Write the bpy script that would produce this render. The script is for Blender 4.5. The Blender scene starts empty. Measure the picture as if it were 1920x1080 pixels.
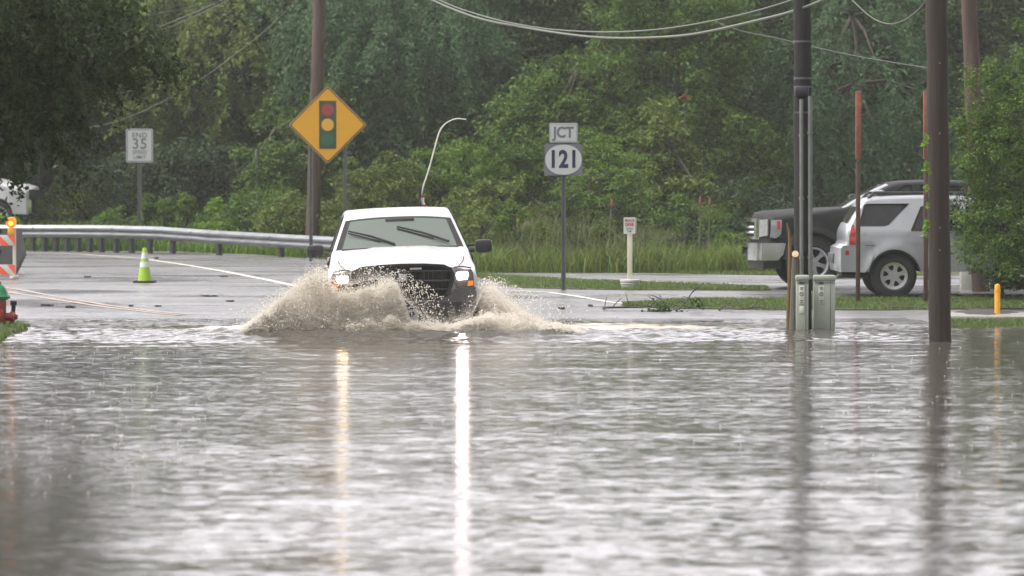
import bpy, bmesh, math, random
import numpy as np
from mathutils import Vector, Matrix, noise as mnoise
R = math.radians
random.seed(7)
RNG = np.random.default_rng(11)
SC = bpy.context.scene
HAZE = .0005; SKY_LOW = 2.7
COL = SC.collection
# ------------------------------------------------------------------ camera
FPX, CAMH = 7620.0, 2.0
PITCH = math.atan(190 / FPX)
cam_d = bpy.data.cameras.new('camera'); cam = bpy.data.objects.new('camera', cam_d); COL.objects.link(cam)
cam.location = (0, 0, CAMH); cam.rotation_euler = (math.pi / 2 - PITCH, 0, 0)
cam_d.sensor_width = 36; cam_d.lens = FPX / 1920 * 36
cam_d.clip_start = 0.5; cam_d.clip_end = 2000
cam_d.dof.use_dof = True; cam_d.dof.focus_distance = 58; cam_d.dof.aperture_fstop = 3.0
SC.camera = cam
# ------------------------------------------------------------------ world, sun, exposure
SUN_EL, SUN_ROT = R(62), R(200)
w = bpy.data.worlds.new('World'); SC.world = w; w.use_nodes = True
nt = w.node_tree; nt.nodes.clear()
sky = nt.nodes.new('ShaderNodeTexSky'); sky.sky_type = 'NISHITA'; sky.sun_disc = False
sky.sun_elevation = SUN_EL; sky.sun_rotation = SUN_ROT; sky.dust_density = 6; sky.air_density = 1.0; sky.ozone_density = 1
hs = nt.nodes.new('ShaderNodeHueSaturation'); hs.inputs['Saturation'].default_value = 0.10
bg = nt.nodes.new('ShaderNodeBackground'); bg.inputs['Strength'].default_value = 0.12
mx = nt.nodes.new('ShaderNodeMix'); mx.data_type = 'RGBA'; mx.blend_type = 'MULTIPLY'; mx.inputs[0].default_value = 1
mx.inputs[7].default_value = (1.0, 0.955, 0.985, 1)
wo = nt.nodes.new('ShaderNodeOutputWorld')
nt.links.new(sky.outputs[0], hs.inputs['Color']); nt.links.new(hs.outputs[0], mx.inputs[6])
# added sky glow low ahead, out of frame: brightens what the flood water mirrors
tcw = nt.nodes.new('ShaderNodeTexCoord'); sx = nt.nodes.new('ShaderNodeSeparateXYZ'); nt.links.new(tcw.outputs['Generated'], sx.inputs[0])
def wm(op, a, b=None):
    n_ = nt.nodes.new('ShaderNodeMath'); n_.operation = op
    for i, v in enumerate((a, b)):
        if v is None: continue
        if hasattr(v, 'links'): nt.links.new(v, n_.inputs[i])
        else: n_.inputs[i].default_value = v
    return n_.outputs[0]
low = wm('POWER', 2.718, wm('MULTIPLY', wm('POWER', wm('DIVIDE', wm('MAXIMUM', sx.outputs[2], 0), .45), 2), -1))
ahead = wm('MAXIMUM', wm('ADD', wm('MULTIPLY', sx.outputs[1], .8), .2), 0)
fac = wm('ADD', wm('MULTIPLY', wm('MULTIPLY', low, ahead), SKY_LOW), 1)
vs_ = nt.nodes.new('ShaderNodeVectorMath'); vs_.operation = 'SCALE'; nt.links.new(mx.outputs[2], vs_.inputs[0]); nt.links.new(fac, vs_.inputs['Scale'])
nt.links.new(vs_.outputs[0], bg.inputs[0]); nt.links.new(bg.outputs[0], wo.inputs[0])
sd = bpy.data.lights.new('sun', 'SUN'); sd.energy = 1.1; sd.angle = R(30); sd.color = (1, 0.95, 0.84)
sun = bpy.data.objects.new('sun', sd); COL.objects.link(sun)
# the veiled sun stands high on the left
sdir = Vector((-.97 * math.cos(SUN_EL), -.24 * math.cos(SUN_EL), math.sin(SUN_EL)))
sun.rotation_euler = sdir.to_track_quat('Z', 'Y').to_euler()
sky.sun_rotation = math.atan2(sdir.x, sdir.y)
SC.view_settings.view_transform = 'Standard'; SC.view_settings.look = 'None'
SC.view_settings.exposure = 1.08; SC.view_settings.gamma = 1
try:
    SC.cycles.max_bounces = 13; SC.cycles.diffuse_bounces = 12; SC.cycles.glossy_bounces = 4
    SC.cycles.transparent_max_bounces = 12; SC.cycles.volume_bounces = 0
    SC.cycles.sample_clamp_indirect = 10; SC.cycles.use_denoising = True
    SC.cycles.caustics_reflective = False; SC.cycles.caustics_refractive = False
except Exception: pass

# ------------------------------------------------------------------ geometry helpers
def smooth(a, b, x):
    t = min(1, max(0, (x - a) / (b - a))) if a != b else float(x > a)
    return t * t * (3 - 2 * t)
def ray(px, py):
    u = (px - 960) / FPX; v = (540 - py) / FPX
    c, s = math.cos(PITCH), math.sin(PITCH)
    return Vector((u, c + v * s, -s + v * c))
def at(px, py, Y):
    d = ray(px, py); k = Y / d.y
    return Vector((d.x * k, Y, CAMH + d.z * k))
GY = [-50, 50, 54, 59.6, 62, 67, 70, 75, 80, 92, 100, 106, 116, 122, 150, 400]
GZ = [-.35, -.35, -.26, -.24, 0, .13, .19, .24, .27, .33, .39, .42, .55, .65, 9.5, 14]
def G(x, y):
    z = float(np.interp(y, GY, GZ))
    s = smooth(5.9, 6.3, x)
    if s > 0: z = max(z, min(.05, (y - 57.3) * .05) * s + z * (1 - s))
    xb = -6.78 + (57 - y) * .075 - .14 * (1 - smooth(54.5, 56, y))
    if x < xb and y < 59: z = max(z, min(.35, (xb - x) * .28) * (1 - smooth(57.2, 58.6, y)) - .35 * smooth(57.6, 58.8, y))
    if y < 20: z = max(z, -0.35)
    if x > 14 and y < 57: z = max(z, min(.2, (x - 14) * .1 - .3))
    return z
def onground(px, py, dz=0.0):
    d = ray(px, py); lo, hi = 30.0, 140.0
    def f(Y):
        k = Y / d.y; return CAMH + d.z * k - max(G(d.x * k, Y), 0 if Y < 62 else -1)
    if f(hi) > 0: Y = hi
    else:
        for _ in range(50):
            m = (lo + hi) / 2
            if f(m) > 0: lo = m
            else: hi = m
        Y = (lo + hi) / 2
    k = Y / d.y
    return Vector((d.x * k, Y, G(d.x * k, Y) + dz))
def tag(o, label=None, cat=None, group=None, kind=None):
    if label: o['label'] = label
    if cat: o['category'] = cat
    if group: o['group'] = group
    if kind: o['kind'] = kind
    return o
def empty(name, loc, rz=0, label=None, cat=None, group=None):
    o = bpy.data.objects.new(name, None); COL.objects.link(o); o.empty_display_size = .2
    o.location = loc; o.rotation_euler = (0, 0, rz); return tag(o, label, cat, group)
def mk(name, vs, fs, mat, parent=None, sm=35, loc=None):
    me = bpy.data.meshes.new(name); me.from_pydata([tuple(v) for v in vs], [], [tuple(f) for f in fs]); me.update()
    if mat: me.materials.append(mat)
    if sm:
        me.polygons.foreach_set('use_smooth', [True] * len(me.polygons))
        try: me.set_sharp_from_angle(angle=R(sm))
        except Exception: pass
    o = bpy.data.objects.new(name, me); COL.objects.link(o); o.parent = parent
    if loc is not None: o.location = loc
    return o
class MB:
    def __init__(s): s.v = []; s.f = []
    def add(s, vs, fs):
        n = len(s.v); s.v += [Vector(v) for v in vs]; s.f += [tuple(i + n for i in f) for f in fs]; return s
    def box(s, c, d, bev=0.0, rot=None):
        bm = bmesh.new(); bmesh.ops.create_cube(bm, size=1)
        for v in bm.verts: v.co = Vector((v.co.x * d[0], v.co.y * d[1], v.co.z * d[2]))
        if bev > 0: bmesh.ops.bevel(bm, geom=bm.edges[:], offset=bev, segments=2, affect='EDGES', profile=.5)
        vs = [v.co.copy() for v in bm.verts]; bm.verts.index_update()
        fs = [[v.index for v in f.verts] for f in bm.faces]; bm.free()
        if rot is not None: vs = [rot @ v for v in vs]
        return s.add([v + Vector(c) for v in vs], fs)
    def tube(s, pts, r, n=10, cap=True):
        pts = [Vector(p) for p in pts]; m = len(pts); rs = r if isinstance(r, (list, tuple)) else [r] * m
        vs = []; up = None
        for i, p in enumerate(pts):
            d = (pts[min(i + 1, m - 1)] - pts[max(i - 1, 0)]).normalized()
            if up is None: up = Vector((0, 0, 1)) if abs(d.z) < .9 else Vector((1, 0, 0))
            a = d.cross(up).normalized(); b = a.cross(d).normalized(); up = b
            for k in range(n):
                t = 2 * math.pi * k / n; vs.append(p + a * math.cos(t) * rs[i] + b * math.sin(t) * rs[i])
        fs = [(i * n + k, i * n + (k + 1) % n, (i + 1) * n + (k + 1) % n, (i + 1) * n + k) for i in range(m - 1) for k in range(n)]
        if cap: fs += [tuple(range(n))[::-1], tuple((m - 1) * n + k for k in range(n))]
        return s.add(vs, fs)
    def lathe(s, prof, n=32, axis='z', c=(0, 0, 0), close=False):
        vs = []; m = len(prof)
        for (r, h) in prof:
            for k in range(n):
                t = 2 * math.pi * k / n; a, b = r * math.cos(t), r * math.sin(t)
                p = {'z': (a, b, h), 'y': (a, h, b), 'x': (h, a, b)}[axis]
                vs.append(Vector(p) + Vector(c))
        fs = [(i * n + k, i * n + (k + 1) % n, (i + 1) * n + (k + 1) % n, (i + 1) * n + k) for i in range(m - 1) for k in range(n)]
        if close: fs += [((m - 1) * n + k, (m - 1) * n + (k + 1) % n, (k + 1) % n, k) for k in range(n)]
        else: fs += [tuple(range(n))[::-1], tuple((m - 1) * n + k for k in range(n))]
        return s.add(vs, fs)
    def prism(s, outline, y0, y1, plane='xz'):
        n = len(outline)
        P = (lambda a, b, y: (a, y, b)) if plane == 'xz' else ((lambda a, b, y: (y, a, b)) if plane == 'yz' else (lambda a, b, y: (a, b, y)))
        vs = [P(a, b, y0) for a, b in outline] + [P(a, b, y1) for a, b in outline]
        fs = [tuple(range(n)), tuple(range(n, 2 * n))[::-1]] + [(i, i + n, (i + 1) % n + n, (i + 1) % n) for i in range(n)]
        return s.add(vs, fs)
    def build(s, name, mat, parent=None, sm=35, loc=None):
        bm = bmesh.new(); vv = [bm.verts.new(v) for v in s.v]
        for f in s.f:
            try: bm.faces.new([vv[i] for i in f])
            except ValueError: pass
        bmesh.ops.recalc_face_normals(bm, faces=bm.faces[:])
        me = bpy.data.meshes.new(name); bm.to_mesh(me); bm.free()
        me.materials.append(mat)
        if sm:
            me.polygons.foreach_set('use_smooth', [True] * len(me.polygons))
            me.set_sharp_from_angle(angle=R(sm))
        o = bpy.data.objects.new(name, me); COL.objects.link(o); o.parent = parent
        if loc is not None: o.location = loc
        return o
def patch(name, loops, fn, mat, parent=None, step=.08, thick=0, sm=40):
    bm = bmesh.new(); E = []
    for lp in loops:
        vs = [bm.verts.new((a, b, 0)) for a, b in lp]
        E += [bm.edges.new((vs[i], vs[(i + 1) % len(vs)])) for i in range(len(vs))]
    bmesh.ops.triangle_fill(bm, edges=E, use_beauty=True, use_dissolve=False)
    for ax in (0, 1):
        lo = min(v.co[ax] for v in bm.verts); hi = max(v.co[ax] for v in bm.verts)
        k = int((hi - lo) / step)
        for i in range(1, k + 1):
            c = [0, 0, 0]; c[ax] = lo + (hi - lo) * i / (k + 1); n = [0, 0, 0]; n[ax] = 1
            bmesh.ops.bisect_plane(bm, geom=bm.verts[:] + bm.edges[:] + bm.faces[:], plane_co=c, plane_no=n, dist=1e-6)
    bmesh.ops.remove_doubles(bm, verts=bm.verts[:], dist=1e-5)
    for v in bm.verts: v.co = Vector(fn(v.co.x, v.co.y))
    bmesh.ops.recalc_face_normals(bm, faces=bm.faces[:])
    if thick:
        # give the sheet its thickness on the inner side
        av = sum((v.co for v in bm.verts), Vector()) / len(bm.verts); ys = [v.co.y for v in bm.verts]
        out = Vector((0, 1 if av.y > 0 else -1, 0)) if min(abs(y) for y in ys) > .6 and max(ys) - min(ys) < .25 and av.x < -.12 else Vector((1, 0, 0))
        for f in bm.faces:
            f.normal_update()
            if f.normal.dot(out) < 0: f.normal_flip()
        bm.normal_update(); bm.verts.index_update(); vs = list(bm.verts); be = [(e.verts[0], e.verts[1]) for e in bm.edges if len(e.link_faces) == 1]; fs = list(bm.faces)
        cp = {v: bm.verts.new(v.co - out * thick) for v in vs}
        for f in fs: bm.faces.new([cp[v] for v in f.verts][::-1])
        for a, b in be: bm.faces.new((a, b, cp[b], cp[a]))
        bmesh.ops.recalc_face_normals(bm, faces=bm.faces[:])
    me = bpy.data.meshes.new(name); bm.to_mesh(me); bm.free(); me.materials.append(mat)
    me.polygons.foreach_set('use_smooth', [True] * len(me.polygons)); me.set_sharp_from_angle(angle=R(sm))
    o = bpy.data.objects.new(name, me); COL.objects.link(o); o.parent = parent; return o
def rrect(w, h, r, n=4, cx=0, cy=0):
    out = []
    for (sx, sy, a0) in ((1, 1, 0), (-1, 1, 90), (-1, -1, 180), (1, -1, 270)):
        for k in range(n + 1):
            a = R(a0 + 90 * k / n); out.append((cx + sx * (w / 2 - r) + r * math.cos(a), cy + sy * (h / 2 - r) + r * math.sin(a)))
    return out
def circ(r, n=28, cx=0, cy=0, sy=1): return [(cx + r * math.cos(2 * math.pi * k / n), cy + sy * r * math.sin(2 * math.pi * k / n)) for k in range(n)]
def text(name, s, size, mat, parent, loc, rot=(math.pi / 2, 0, 0), bold=0.0, sx=1.0, align='CENTER', space=1.0):
    cu = bpy.data.curves.new(name, 'FONT'); cu.body = s; cu.size = size; cu.align_x = align; cu.align_y = 'CENTER'
    cu.offset = bold; cu.extrude = .0015; cu.space_character = space
    t = bpy.data.objects.new(name, cu); COL.objects.link(t)
    bpy.context.view_layer.update()
    me = bpy.data.meshes.new_from_object(t.evaluated_get(bpy.context.evaluated_depsgraph_get()))
    bpy.data.objects.remove(t); me.materials.clear(); me.materials.append(mat)
    o = bpy.data.objects.new(name, me); COL.objects.link(o); o.parent = parent
    o.location = loc; o.rotation_euler = rot; o.scale = (sx, 1, 1); return o

# ------------------------------------------------------------------ materials
def _p(m): return m.node_tree.nodes['Principled BSDF']
def mat(name, c, rough=.6, metal=0, var=0.0, vscale=6.0, bump=0.0, bscale=40.0, coat=0, spec=None, c2=None, stretch=(1, 1, 1), emis=None, estr=0):
    m = bpy.data.materials.new(name); m.use_nodes = True; p = _p(m); n = m.node_tree; L = n.links
    p.inputs['Base Color'].default_value = (*c, 1); p.inputs['Roughness'].default_value = rough; p.inputs['Metallic'].default_value = metal
    if coat: p.inputs['Coat Weight'].default_value = coat; p.inputs['Coat Roughness'].default_value = .05
    if spec is not None: p.inputs['Specular IOR Level'].default_value = spec
    if emis: p.inputs['Emission Color'].default_value = (*emis, 1); p.inputs['Emission Strength'].default_value = estr
    if var or bump or c2:
        tc = n.nodes.new('ShaderNodeTexCoord'); mp = n.nodes.new('ShaderNodeMapping'); mp.inputs['Scale'].default_value = stretch
        L.new(tc.outputs['Object'], mp.inputs[0])
    if var or c2:
        nz = n.nodes.new('ShaderNodeTexNoise'); nz.inputs['Scale'].default_value = vscale; nz.inputs['Detail'].default_value = 5; nz.inputs['Roughness'].default_value = .65
        L.new(mp.outputs[0], nz.inputs['Vector'])
        cr = n.nodes.new('ShaderNodeValToRGB'); cr.color_ramp.elements[0].position = .32; cr.color_ramp.elements[1].position = .68
        a = [max(0, x * (1 - var)) for x in c]; b = c2 if c2 else [min(1, x * (1 + var)) for x in c]
        cr.color_ramp.elements[0].color = (*(c if c2 else a), 1); cr.color_ramp.elements[1].color = (*b, 1)
        L.new(nz.outputs[0], cr.inputs[0]); L.new(cr.outputs[0], p.inputs['Base Color'])
        mr = n.nodes.new('ShaderNodeMapRange'); mr.inputs['To Min'].default_value = max(.02, rough - .08); mr.inputs['To Max'].default_value = min(1, rough + .1)
        L.new(nz.outputs[0], mr.inputs[0]); L.new(mr.outputs[0], p.inputs['Roughness'])
    if bump:
        b2 = n.nodes.new('ShaderNodeTexNoise'); b2.inputs['Scale'].default_value = bscale; b2.inputs['Detail'].default_value = 4
        L.new(mp.outputs[0], b2.inputs['Vector'])
        bu = n.nodes.new('ShaderNodeBump'); bu.inputs['Strength'].default_value = bump; bu.inputs['Distance'].default_value = .02
        L.new(b2.outputs[0], bu.inputs['Height']); L.new(bu.outputs[0], p.inputs['Normal'])
    return m
def leafmat(name, c, hue=.03, trans=.35):
    m = bpy.data.materials.new(name); m.use_nodes = True; n = m.node_tree; L = n.links; p = _p(m)
    ge = n.nodes.new('ShaderNodeNewGeometry'); oi = n.nodes.new('ShaderNodeObjectInfo')
    hsv = n.nodes.new('ShaderNodeHueSaturation'); hsv.inputs['Color'].default_value = (*c, 1)
    a = n.nodes.new('ShaderNodeMapRange'); a.inputs['To Min'].default_value = .5 - hue; a.inputs['To Max'].default_value = .5 + hue * .8
    L.new(ge.outputs['Random Per Island'], a.inputs[0]); L.new(a.outputs[0], hsv.inputs['Hue'])
    b = n.nodes.new('ShaderNodeMapRange'); b.inputs['To Min'].default_value = .6; b.inputs['To Max'].default_value = 1.5
    ml = n.nodes.new('ShaderNodeMath'); ml.operation = 'MULTIPLY'; ml.inputs[1].default_value = 7.31
    fr = n.nodes.new('ShaderNodeMath'); fr.operation = 'FRACT'
    L.new(ge.outputs['Random Per Island'], ml.inputs[0]); L.new(ml.outputs[0], fr.inputs[0]); L.new(fr.outputs[0], b.inputs[0]); L.new(b.outputs[0], hsv.inputs['Value'])
    L.new(hsv.outputs[0], p.inputs['Base Color']); p.inputs['Roughness'].default_value = .55; p.inputs['Specular IOR Level'].default_value = .35
    tr = n.nodes.new('ShaderNodeBsdfTranslucent'); L.new(hsv.outputs[0], tr.inputs[0])
    mi = n.nodes.new('ShaderNodeMixShader'); mi.inputs[0].default_value = trans
    L.new(p.outputs[0], mi.inputs[1]); L.new(tr.outputs[0], mi.inputs[2]); L.new(mi.outputs[0], n.nodes['Material Output'].inputs[0])
    return m
def glassmat(name, tint, rough=.03, film=.2, filmc=(.5, .55, .5)):
    m = bpy.data.materials.new(name); m.use_nodes = True; n = m.node_tree; L = n.links; p = _p(m)
    p.inputs['Base Color'].default_value = (*filmc, 1); p.inputs['Roughness'].default_value = rough
    tr = n.nodes.new('ShaderNodeBsdfTransparent'); tr.inputs[0].default_value = (*tint, 1)
    gl = n.nodes.new('ShaderNodeBsdfGlossy'); gl.inputs['Roughness'].default_value = rough
    fr = n.nodes.new('ShaderNodeFresnel'); fr.inputs[0].default_value = 1.5
    m1 = n.nodes.new('ShaderNodeMixShader'); L.new(fr.outputs[0], m1.inputs[0]); L.new(tr.outputs[0], m1.inputs[1]); L.new(gl.outputs[0], m1.inputs[2])
    df = n.nodes.new('ShaderNodeBsdfDiffuse'); df.inputs[0].default_value = (*filmc, 1)
    m2 = n.nodes.new('ShaderNodeMixShader'); m2.inputs[0].default_value = film
    L.new(m1.outputs[0], m2.inputs[1]); L.new(df.outputs[0], m2.inputs[2]); L.new(m2.outputs[0], n.nodes['Material Output'].inputs[0])
    return m
M = {}
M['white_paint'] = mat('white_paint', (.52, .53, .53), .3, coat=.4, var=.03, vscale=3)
M['silver_paint'] = mat('silver_paint', (.33, .352, .372), .3, metal=.3, coat=.6, var=.04, vscale=3)
M['dark_paint'] = mat('dark_paint', (.010, .011, .012), .6, coat=.0, spec=.3, var=.1, vscale=3)
M['black_plastic'] = mat('black_plastic', (.018, .018, .02), .45, var=.2, vscale=20)
M['grey_plastic'] = mat('grey_plastic', (.075, .075, .08), .45, var=.1, vscale=8)
M['rubber'] = mat('rubber', (.022, .022, .022), .75, var=.2, vscale=15, bump=.4, bscale=60)
M['chrome'] = mat('chrome', (.72, .73, .75), .12, metal=1, var=.06, vscale=10)
M['alloy'] = mat('alloy', (.55, .56, .58), .3, metal=.8, var=.1, vscale=12)
M['red_lens'] = mat('red_lens', (.38, .02, .015), .12, coat=1, var=.15, vscale=25)
M['amber_lens'] = mat('amber_lens', (.75, .22, .02), .2, coat=1, emis=(1, .22, .01), estr=.35)
M['clear_lens'] = mat('clear_lens', (.13, .12, .12), .2, metal=.3, coat=.3, var=.2, vscale=30)
M['bright_lens'] = mat('bright_lens', (.36, .37, .38), .15, metal=.3, coat=.8, var=.2, vscale=18)
M['lamp'] = mat('lamp', (1, 1, 1), .3, emis=(1, .80, .76), estr=45)
M['lamp_dim'] = mat('lamp_dim', (1, 1, 1), .3, emis=(1, .72, .44), estr=15)
M['amber_lamp'] = mat('amber_lamp', (.9, .35, .03), .3, emis=(1, .42, .03), estr=1.3)
M['windshield'] = glassmat('windshield_glass', (.42, .47, .44), .04, .34, (.34, .41, .36))
M['tint_glass'] = glassmat('tinted_glass', (.10, .11, .11), .03, .10, (.2, .22, .22))
M['interior'] = mat('interior', (.05, .05, .052), .8, var=.2)
M['seat_cloth'] = mat('seat_cloth', (.11, .11, .11), .9, var=.15, vscale=30)
M['seam'] = mat('seam', (.012, .012, .012), .8)
M['galv'] = mat('galvanised_steel', (.25, .265, .275), .42, metal=.7, var=.22, vscale=2.5, stretch=(1, 1, 5))
M['galv_dark'] = mat('weathered_steel', (.10, .105, .11), .55, metal=.4, var=.3, vscale=9)
M['post_steel'] = mat('post_steel', (.13, .145, .14), .5, metal=.5, var=.2, vscale=8)
M['pole_brown'] = mat('pole_brown', (.018, .012, .009), .85, var=.45, vscale=10, bump=.7, bscale=30, stretch=(1, 1, .04), c2=(.042, .028, .020))
M['pole_dark'] = mat('pole_dark', (.012, .011, .011), .9, var=.45, vscale=10, bump=.7, bscale=30, stretch=(1, 1, .06))
M['pole_mid'] = mat('pole_mid', (.075, .047, .037), .85, var=.4, vscale=10, bump=.6, bscale=30, stretch=(1, 1, .06))
M['conduit'] = mat('conduit', (.15, .165, .15), .5, var=.15, vscale=6)
M['cabinet'] = mat('cabinet', (.34, .385, .32), .5, var=.08, vscale=4, bump=.05)
M['label_white'] = mat('label_white', (.6, .62, .55), .6, var=.05)
M['ink'] = mat('ink', (.03, .03, .035), .7)
M['ink_blue'] = mat('ink_blue', (.008, .013, .055), .6)
M['ink_red'] = mat('ink_red', (.42, .10, .12), .6)
M['sign_white'] = mat('sign_white', (.46, .50, .48), .4, var=.04, vscale=5)
M['sign_yellow'] = mat('sign_yellow', (.62, .32, .006), .4, var=.03, vscale=5)
M['sign_edge'] = mat('sign_edge', (.22, .16, .07), .5)
M['sign_grey'] = mat('sign_grey', (.13, .14, .16), .5)
M['sig_black'] = mat('signal_black', (.03, .055, .03), .5)
M['sig_red'] = mat('signal_red', (.28, .035, .035), .5)
M['sig_yellow'] = mat('signal_yellow', (.62, .34, .04), .5)
M['sig_green'] = mat('signal_green', (.01, .10, .04), .5)
M['rust_post'] = mat('rust_post', (.23, .075, .05), .75, var=.3, vscale=9)
M['dark_post'] = mat('dark_post', (.07, .035, .03), .7, var=.3, vscale=9)
M['lime'] = mat('lime_plastic', (.30, .50, .03), .45, var=.05)
M['band_grey'] = mat('reflective_band', (.55, .57, .55), .35, var=.08, vscale=20)
M['board_white'] = mat('board_white', (.62, .64, .60), .5, var=.08)
M['board_red'] = mat('board_red', (.78, .13, .07), .5, var=.08)
M['hyd_red'] = mat('hydrant_red', (.26, .025, .02), .4, var=.15)
M['hyd_green'] = mat('hydrant_green', (.01, .15, .06), .4, var=.15)
M['concrete'] = mat('concrete', (.34, .33, .31), .35, var=.2, vscale=3, bump=.2)
M['barrier'] = mat('barrier_grey', (.085, .085, .078), .7, var=.15)
M['bollard'] = mat('bollard_yellow', (.75, .36, .02), .5, var=.1)
M['wood_fresh'] = mat('fresh_wood', (.15, .09, .035), .7, var=.25, vscale=8, stretch=(1, 1, .1))
M['wood_cut'] = mat('cut_wood', (.62, .46, .28), .8, var=.15)
M['wood_old'] = mat('old_wood', (.12, .11, .085), .85, var=.3, vscale=12, stretch=(1, 1, .1))
M['bark'] = mat('bark', (.055, .045, .036), .9, var=.4, vscale=8, bump=1, bscale=18, stretch=(1, 1, .25))
M['bucket'] = mat('bucket', (.50, .52, .47), .5, var=.08)
M['cream_post'] = mat('cream_post', (.62, .60, .48), .5, var=.06)
M['cable'] = mat('cable', (.12, .135, .10), .5, metal=.3)
M['cable_dark'] = mat('cable_dark', (.03, .035, .03), .6)
M['debris'] = mat('debris', (.05, .045, .042), .8, var=.3)
M['line_white'] = mat('line_white', (.62, .60, .52), .4, var=.25, vscale=14)
M['line_yellow'] = mat('line_yellow', (.36, .29, .22), .4, var=.35, vscale=14)
M['flag_red'] = mat('flag_red', (.5, .03, .03), .7); M['flag_white'] = mat('flag_white', (.75, .75, .75), .7)
M['drop'] = None
LEAF = {k: leafmat('leaf_' + k, c, h, t) for k, c, h, t in (
    ('dark', (.038, .072, .016), .025, .30), ('deep', (.030, .064, .020), .02, .25), ('blue', (.044, .100, .034), .02, .3),
    ('mid', (.088, .160, .024), .03, .38), ('bright', (.115, .205, .026), .03, .4), ('lime', (.18, .31, .035), .03, .45),
    ('olive', (.115, .170, .030), .03, .35), ('grass', (.10, .120, .042), .03, .35), ('lawn', (.105, .155, .04), .03, .3),
    ('brown', (.10, .075, .04), .03, .2), ('redleaf', (.28, .06, .03), .02, .3))}

def groundmat(name, c1, c2, scale, rough, wet=0, c3=None):
    m = bpy.data.materials.new(name); m.use_nodes = True; n = m.node_tree; L = n.links; p = _p(m)
    tc = n.nodes.new('ShaderNodeTexCoord')
    nz = n.nodes.new('ShaderNodeTexNoise'); nz.inputs['Scale'].default_value = scale; nz.inputs['Detail'].default_value = 6; L.new(tc.outputs['Object'], nz.inputs['Vector'])
    cr = n.nodes.new('ShaderNodeValToRGB'); cr.color_ramp.elements[0].position = .35; cr.color_ramp.elements[1].position = .65
    cr.color_ramp.elements[0].color = (*c1, 1); cr.color_ramp.elements[1].color = (*c2, 1)
    L.new(nz.outputs[0], cr.inputs[0])
    lg = n.nodes.new('ShaderNodeTexNoise'); lg.inputs['Scale'].default_value = .8; lg.inputs['Detail'].default_value = 4; lm = n.nodes.new('ShaderNodeMapping'); lm.inputs['Scale'].default_value = (.35, 1, 1); lm.inputs['Rotation'].default_value = (0, 0, .2)  # stretched tone bands in the colour; on asphalt they imitate sky reflections
    L.new(tc.outputs['Object'], lm.inputs[0]); L.new(lm.outputs[0], lg.inputs['Vector'])
    lr = n.nodes.new('ShaderNodeMapRange'); lr.inputs['From Min'].default_value = .35; lr.inputs['From Max'].default_value = .65; lr.inputs['To Min'].default_value = .72; lr.inputs['To Max'].default_value = 1.22; L.new(lg.outputs[0], lr.inputs[0])
    sc_ = n.nodes.new('ShaderNodeVectorMath'); sc_.operation = 'SCALE'; L.new(cr.outputs[0], sc_.inputs[0]); L.new(lr.outputs[0], sc_.inputs['Scale']); L.new(sc_.outputs[0], p.inputs['Base Color'])
    nr = n.nodes.new('ShaderNodeTexNoise'); nr.inputs['Scale'].default_value = .45; nr.inputs['Detail'].default_value = 5; nr.inputs['Roughness'].default_value = .6
    mp = n.nodes.new('ShaderNodeMapping'); mp.inputs['Scale'].default_value = (.5, 1, 1); L.new(tc.outputs['Object'], mp.inputs[0]); L.new(mp.outputs[0], nr.inputs['Vector'])
    mr = n.nodes.new('ShaderNodeMapRange'); mr.inputs['From Min'].default_value = .35; mr.inputs['From Max'].default_value = .65
    mr.inputs['To Min'].default_value = rough - wet; mr.inputs['To Max'].default_value = rough + .1
    L.new(nr.outputs[0], mr.inputs[0]); L.new(mr.outputs[0], p.inputs['Roughness'])
    b2 = n.nodes.new('ShaderNodeTexNoise'); b2.inputs['Scale'].default_value = 35; L.new(tc.outputs['Object'], b2.inputs['Vector'])
    vs = n.nodes.new('ShaderNodeVectorMath'); vs.operation = 'SUBTRACT'; vs.inputs[1].default_value = (.5, .5, .5); L.new(b2.outputs['Color'], vs.inputs[0])
    vm = n.nodes.new('ShaderNodeVectorMath'); vm.operation = 'MULTIPLY'; vm.inputs[1].default_value = (.35, .35, 0); L.new(vs.outputs[0], vm.inputs[0])
    va = n.nodes.new('ShaderNodeVectorMath'); va.inputs[1].default_value = (0, 0, 1); L.new(vm.outputs[0], va.inputs[0])
    vn = n.nodes.new('ShaderNodeVectorMath'); vn.operation = 'NORMALIZE'; L.new(va.outputs[0], vn.inputs[0])
    L.new(vn.outputs[0], p.inputs['Normal'])
    return m
M['asphalt'] = groundmat('wet_asphalt', (.13, .13, .135), (.20, .20, .20), 5, .38, .22)
M['soil'] = groundmat('soil', (.035, .045, .02), (.07, .085, .03), 2.5, .8, .1)
M['turf'] = groundmat('turf', (.06, .085, .022), (.11, .14, .04), 4, .8, .1)
# ================================================================== ground, road, water
def axis(parts):
    out = []
    for a, b, s in parts:
        k = max(1, int(round((b - a) / s))); out += [a + (b - a) * i / k for i in range(k)]
    return out + [parts[-1][1]]
def grid(name, xs, ys, zf, m, parent=None, attrs=None):
    nx, ny = len(xs), len(ys)
    X, Y = np.meshgrid(np.array(xs), np.array(ys)); Z = zf(X, Y)
    co = np.stack([X, Y, Z], -1).reshape(-1, 3).astype(np.float32)
    i = np.arange(nx * ny).reshape(ny, nx)
    q = np.stack([i[:-1, :-1], i[:-1, 1:], i[1:, 1:], i[1:, :-1]], -1).reshape(-1, 4)
    me = quadmesh(name, co, q); me.materials.append(m)
    if attrs:
        for k, fn in attrs.items():
            at_ = me.attributes.new(k, 'FLOAT', 'POINT'); at_.data.foreach_set('value', fn(X, Y).reshape(-1).astype(np.float32))
    o = bpy.data.objects.new(name, me); COL.objects.link(o); o.parent = parent; return o
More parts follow.
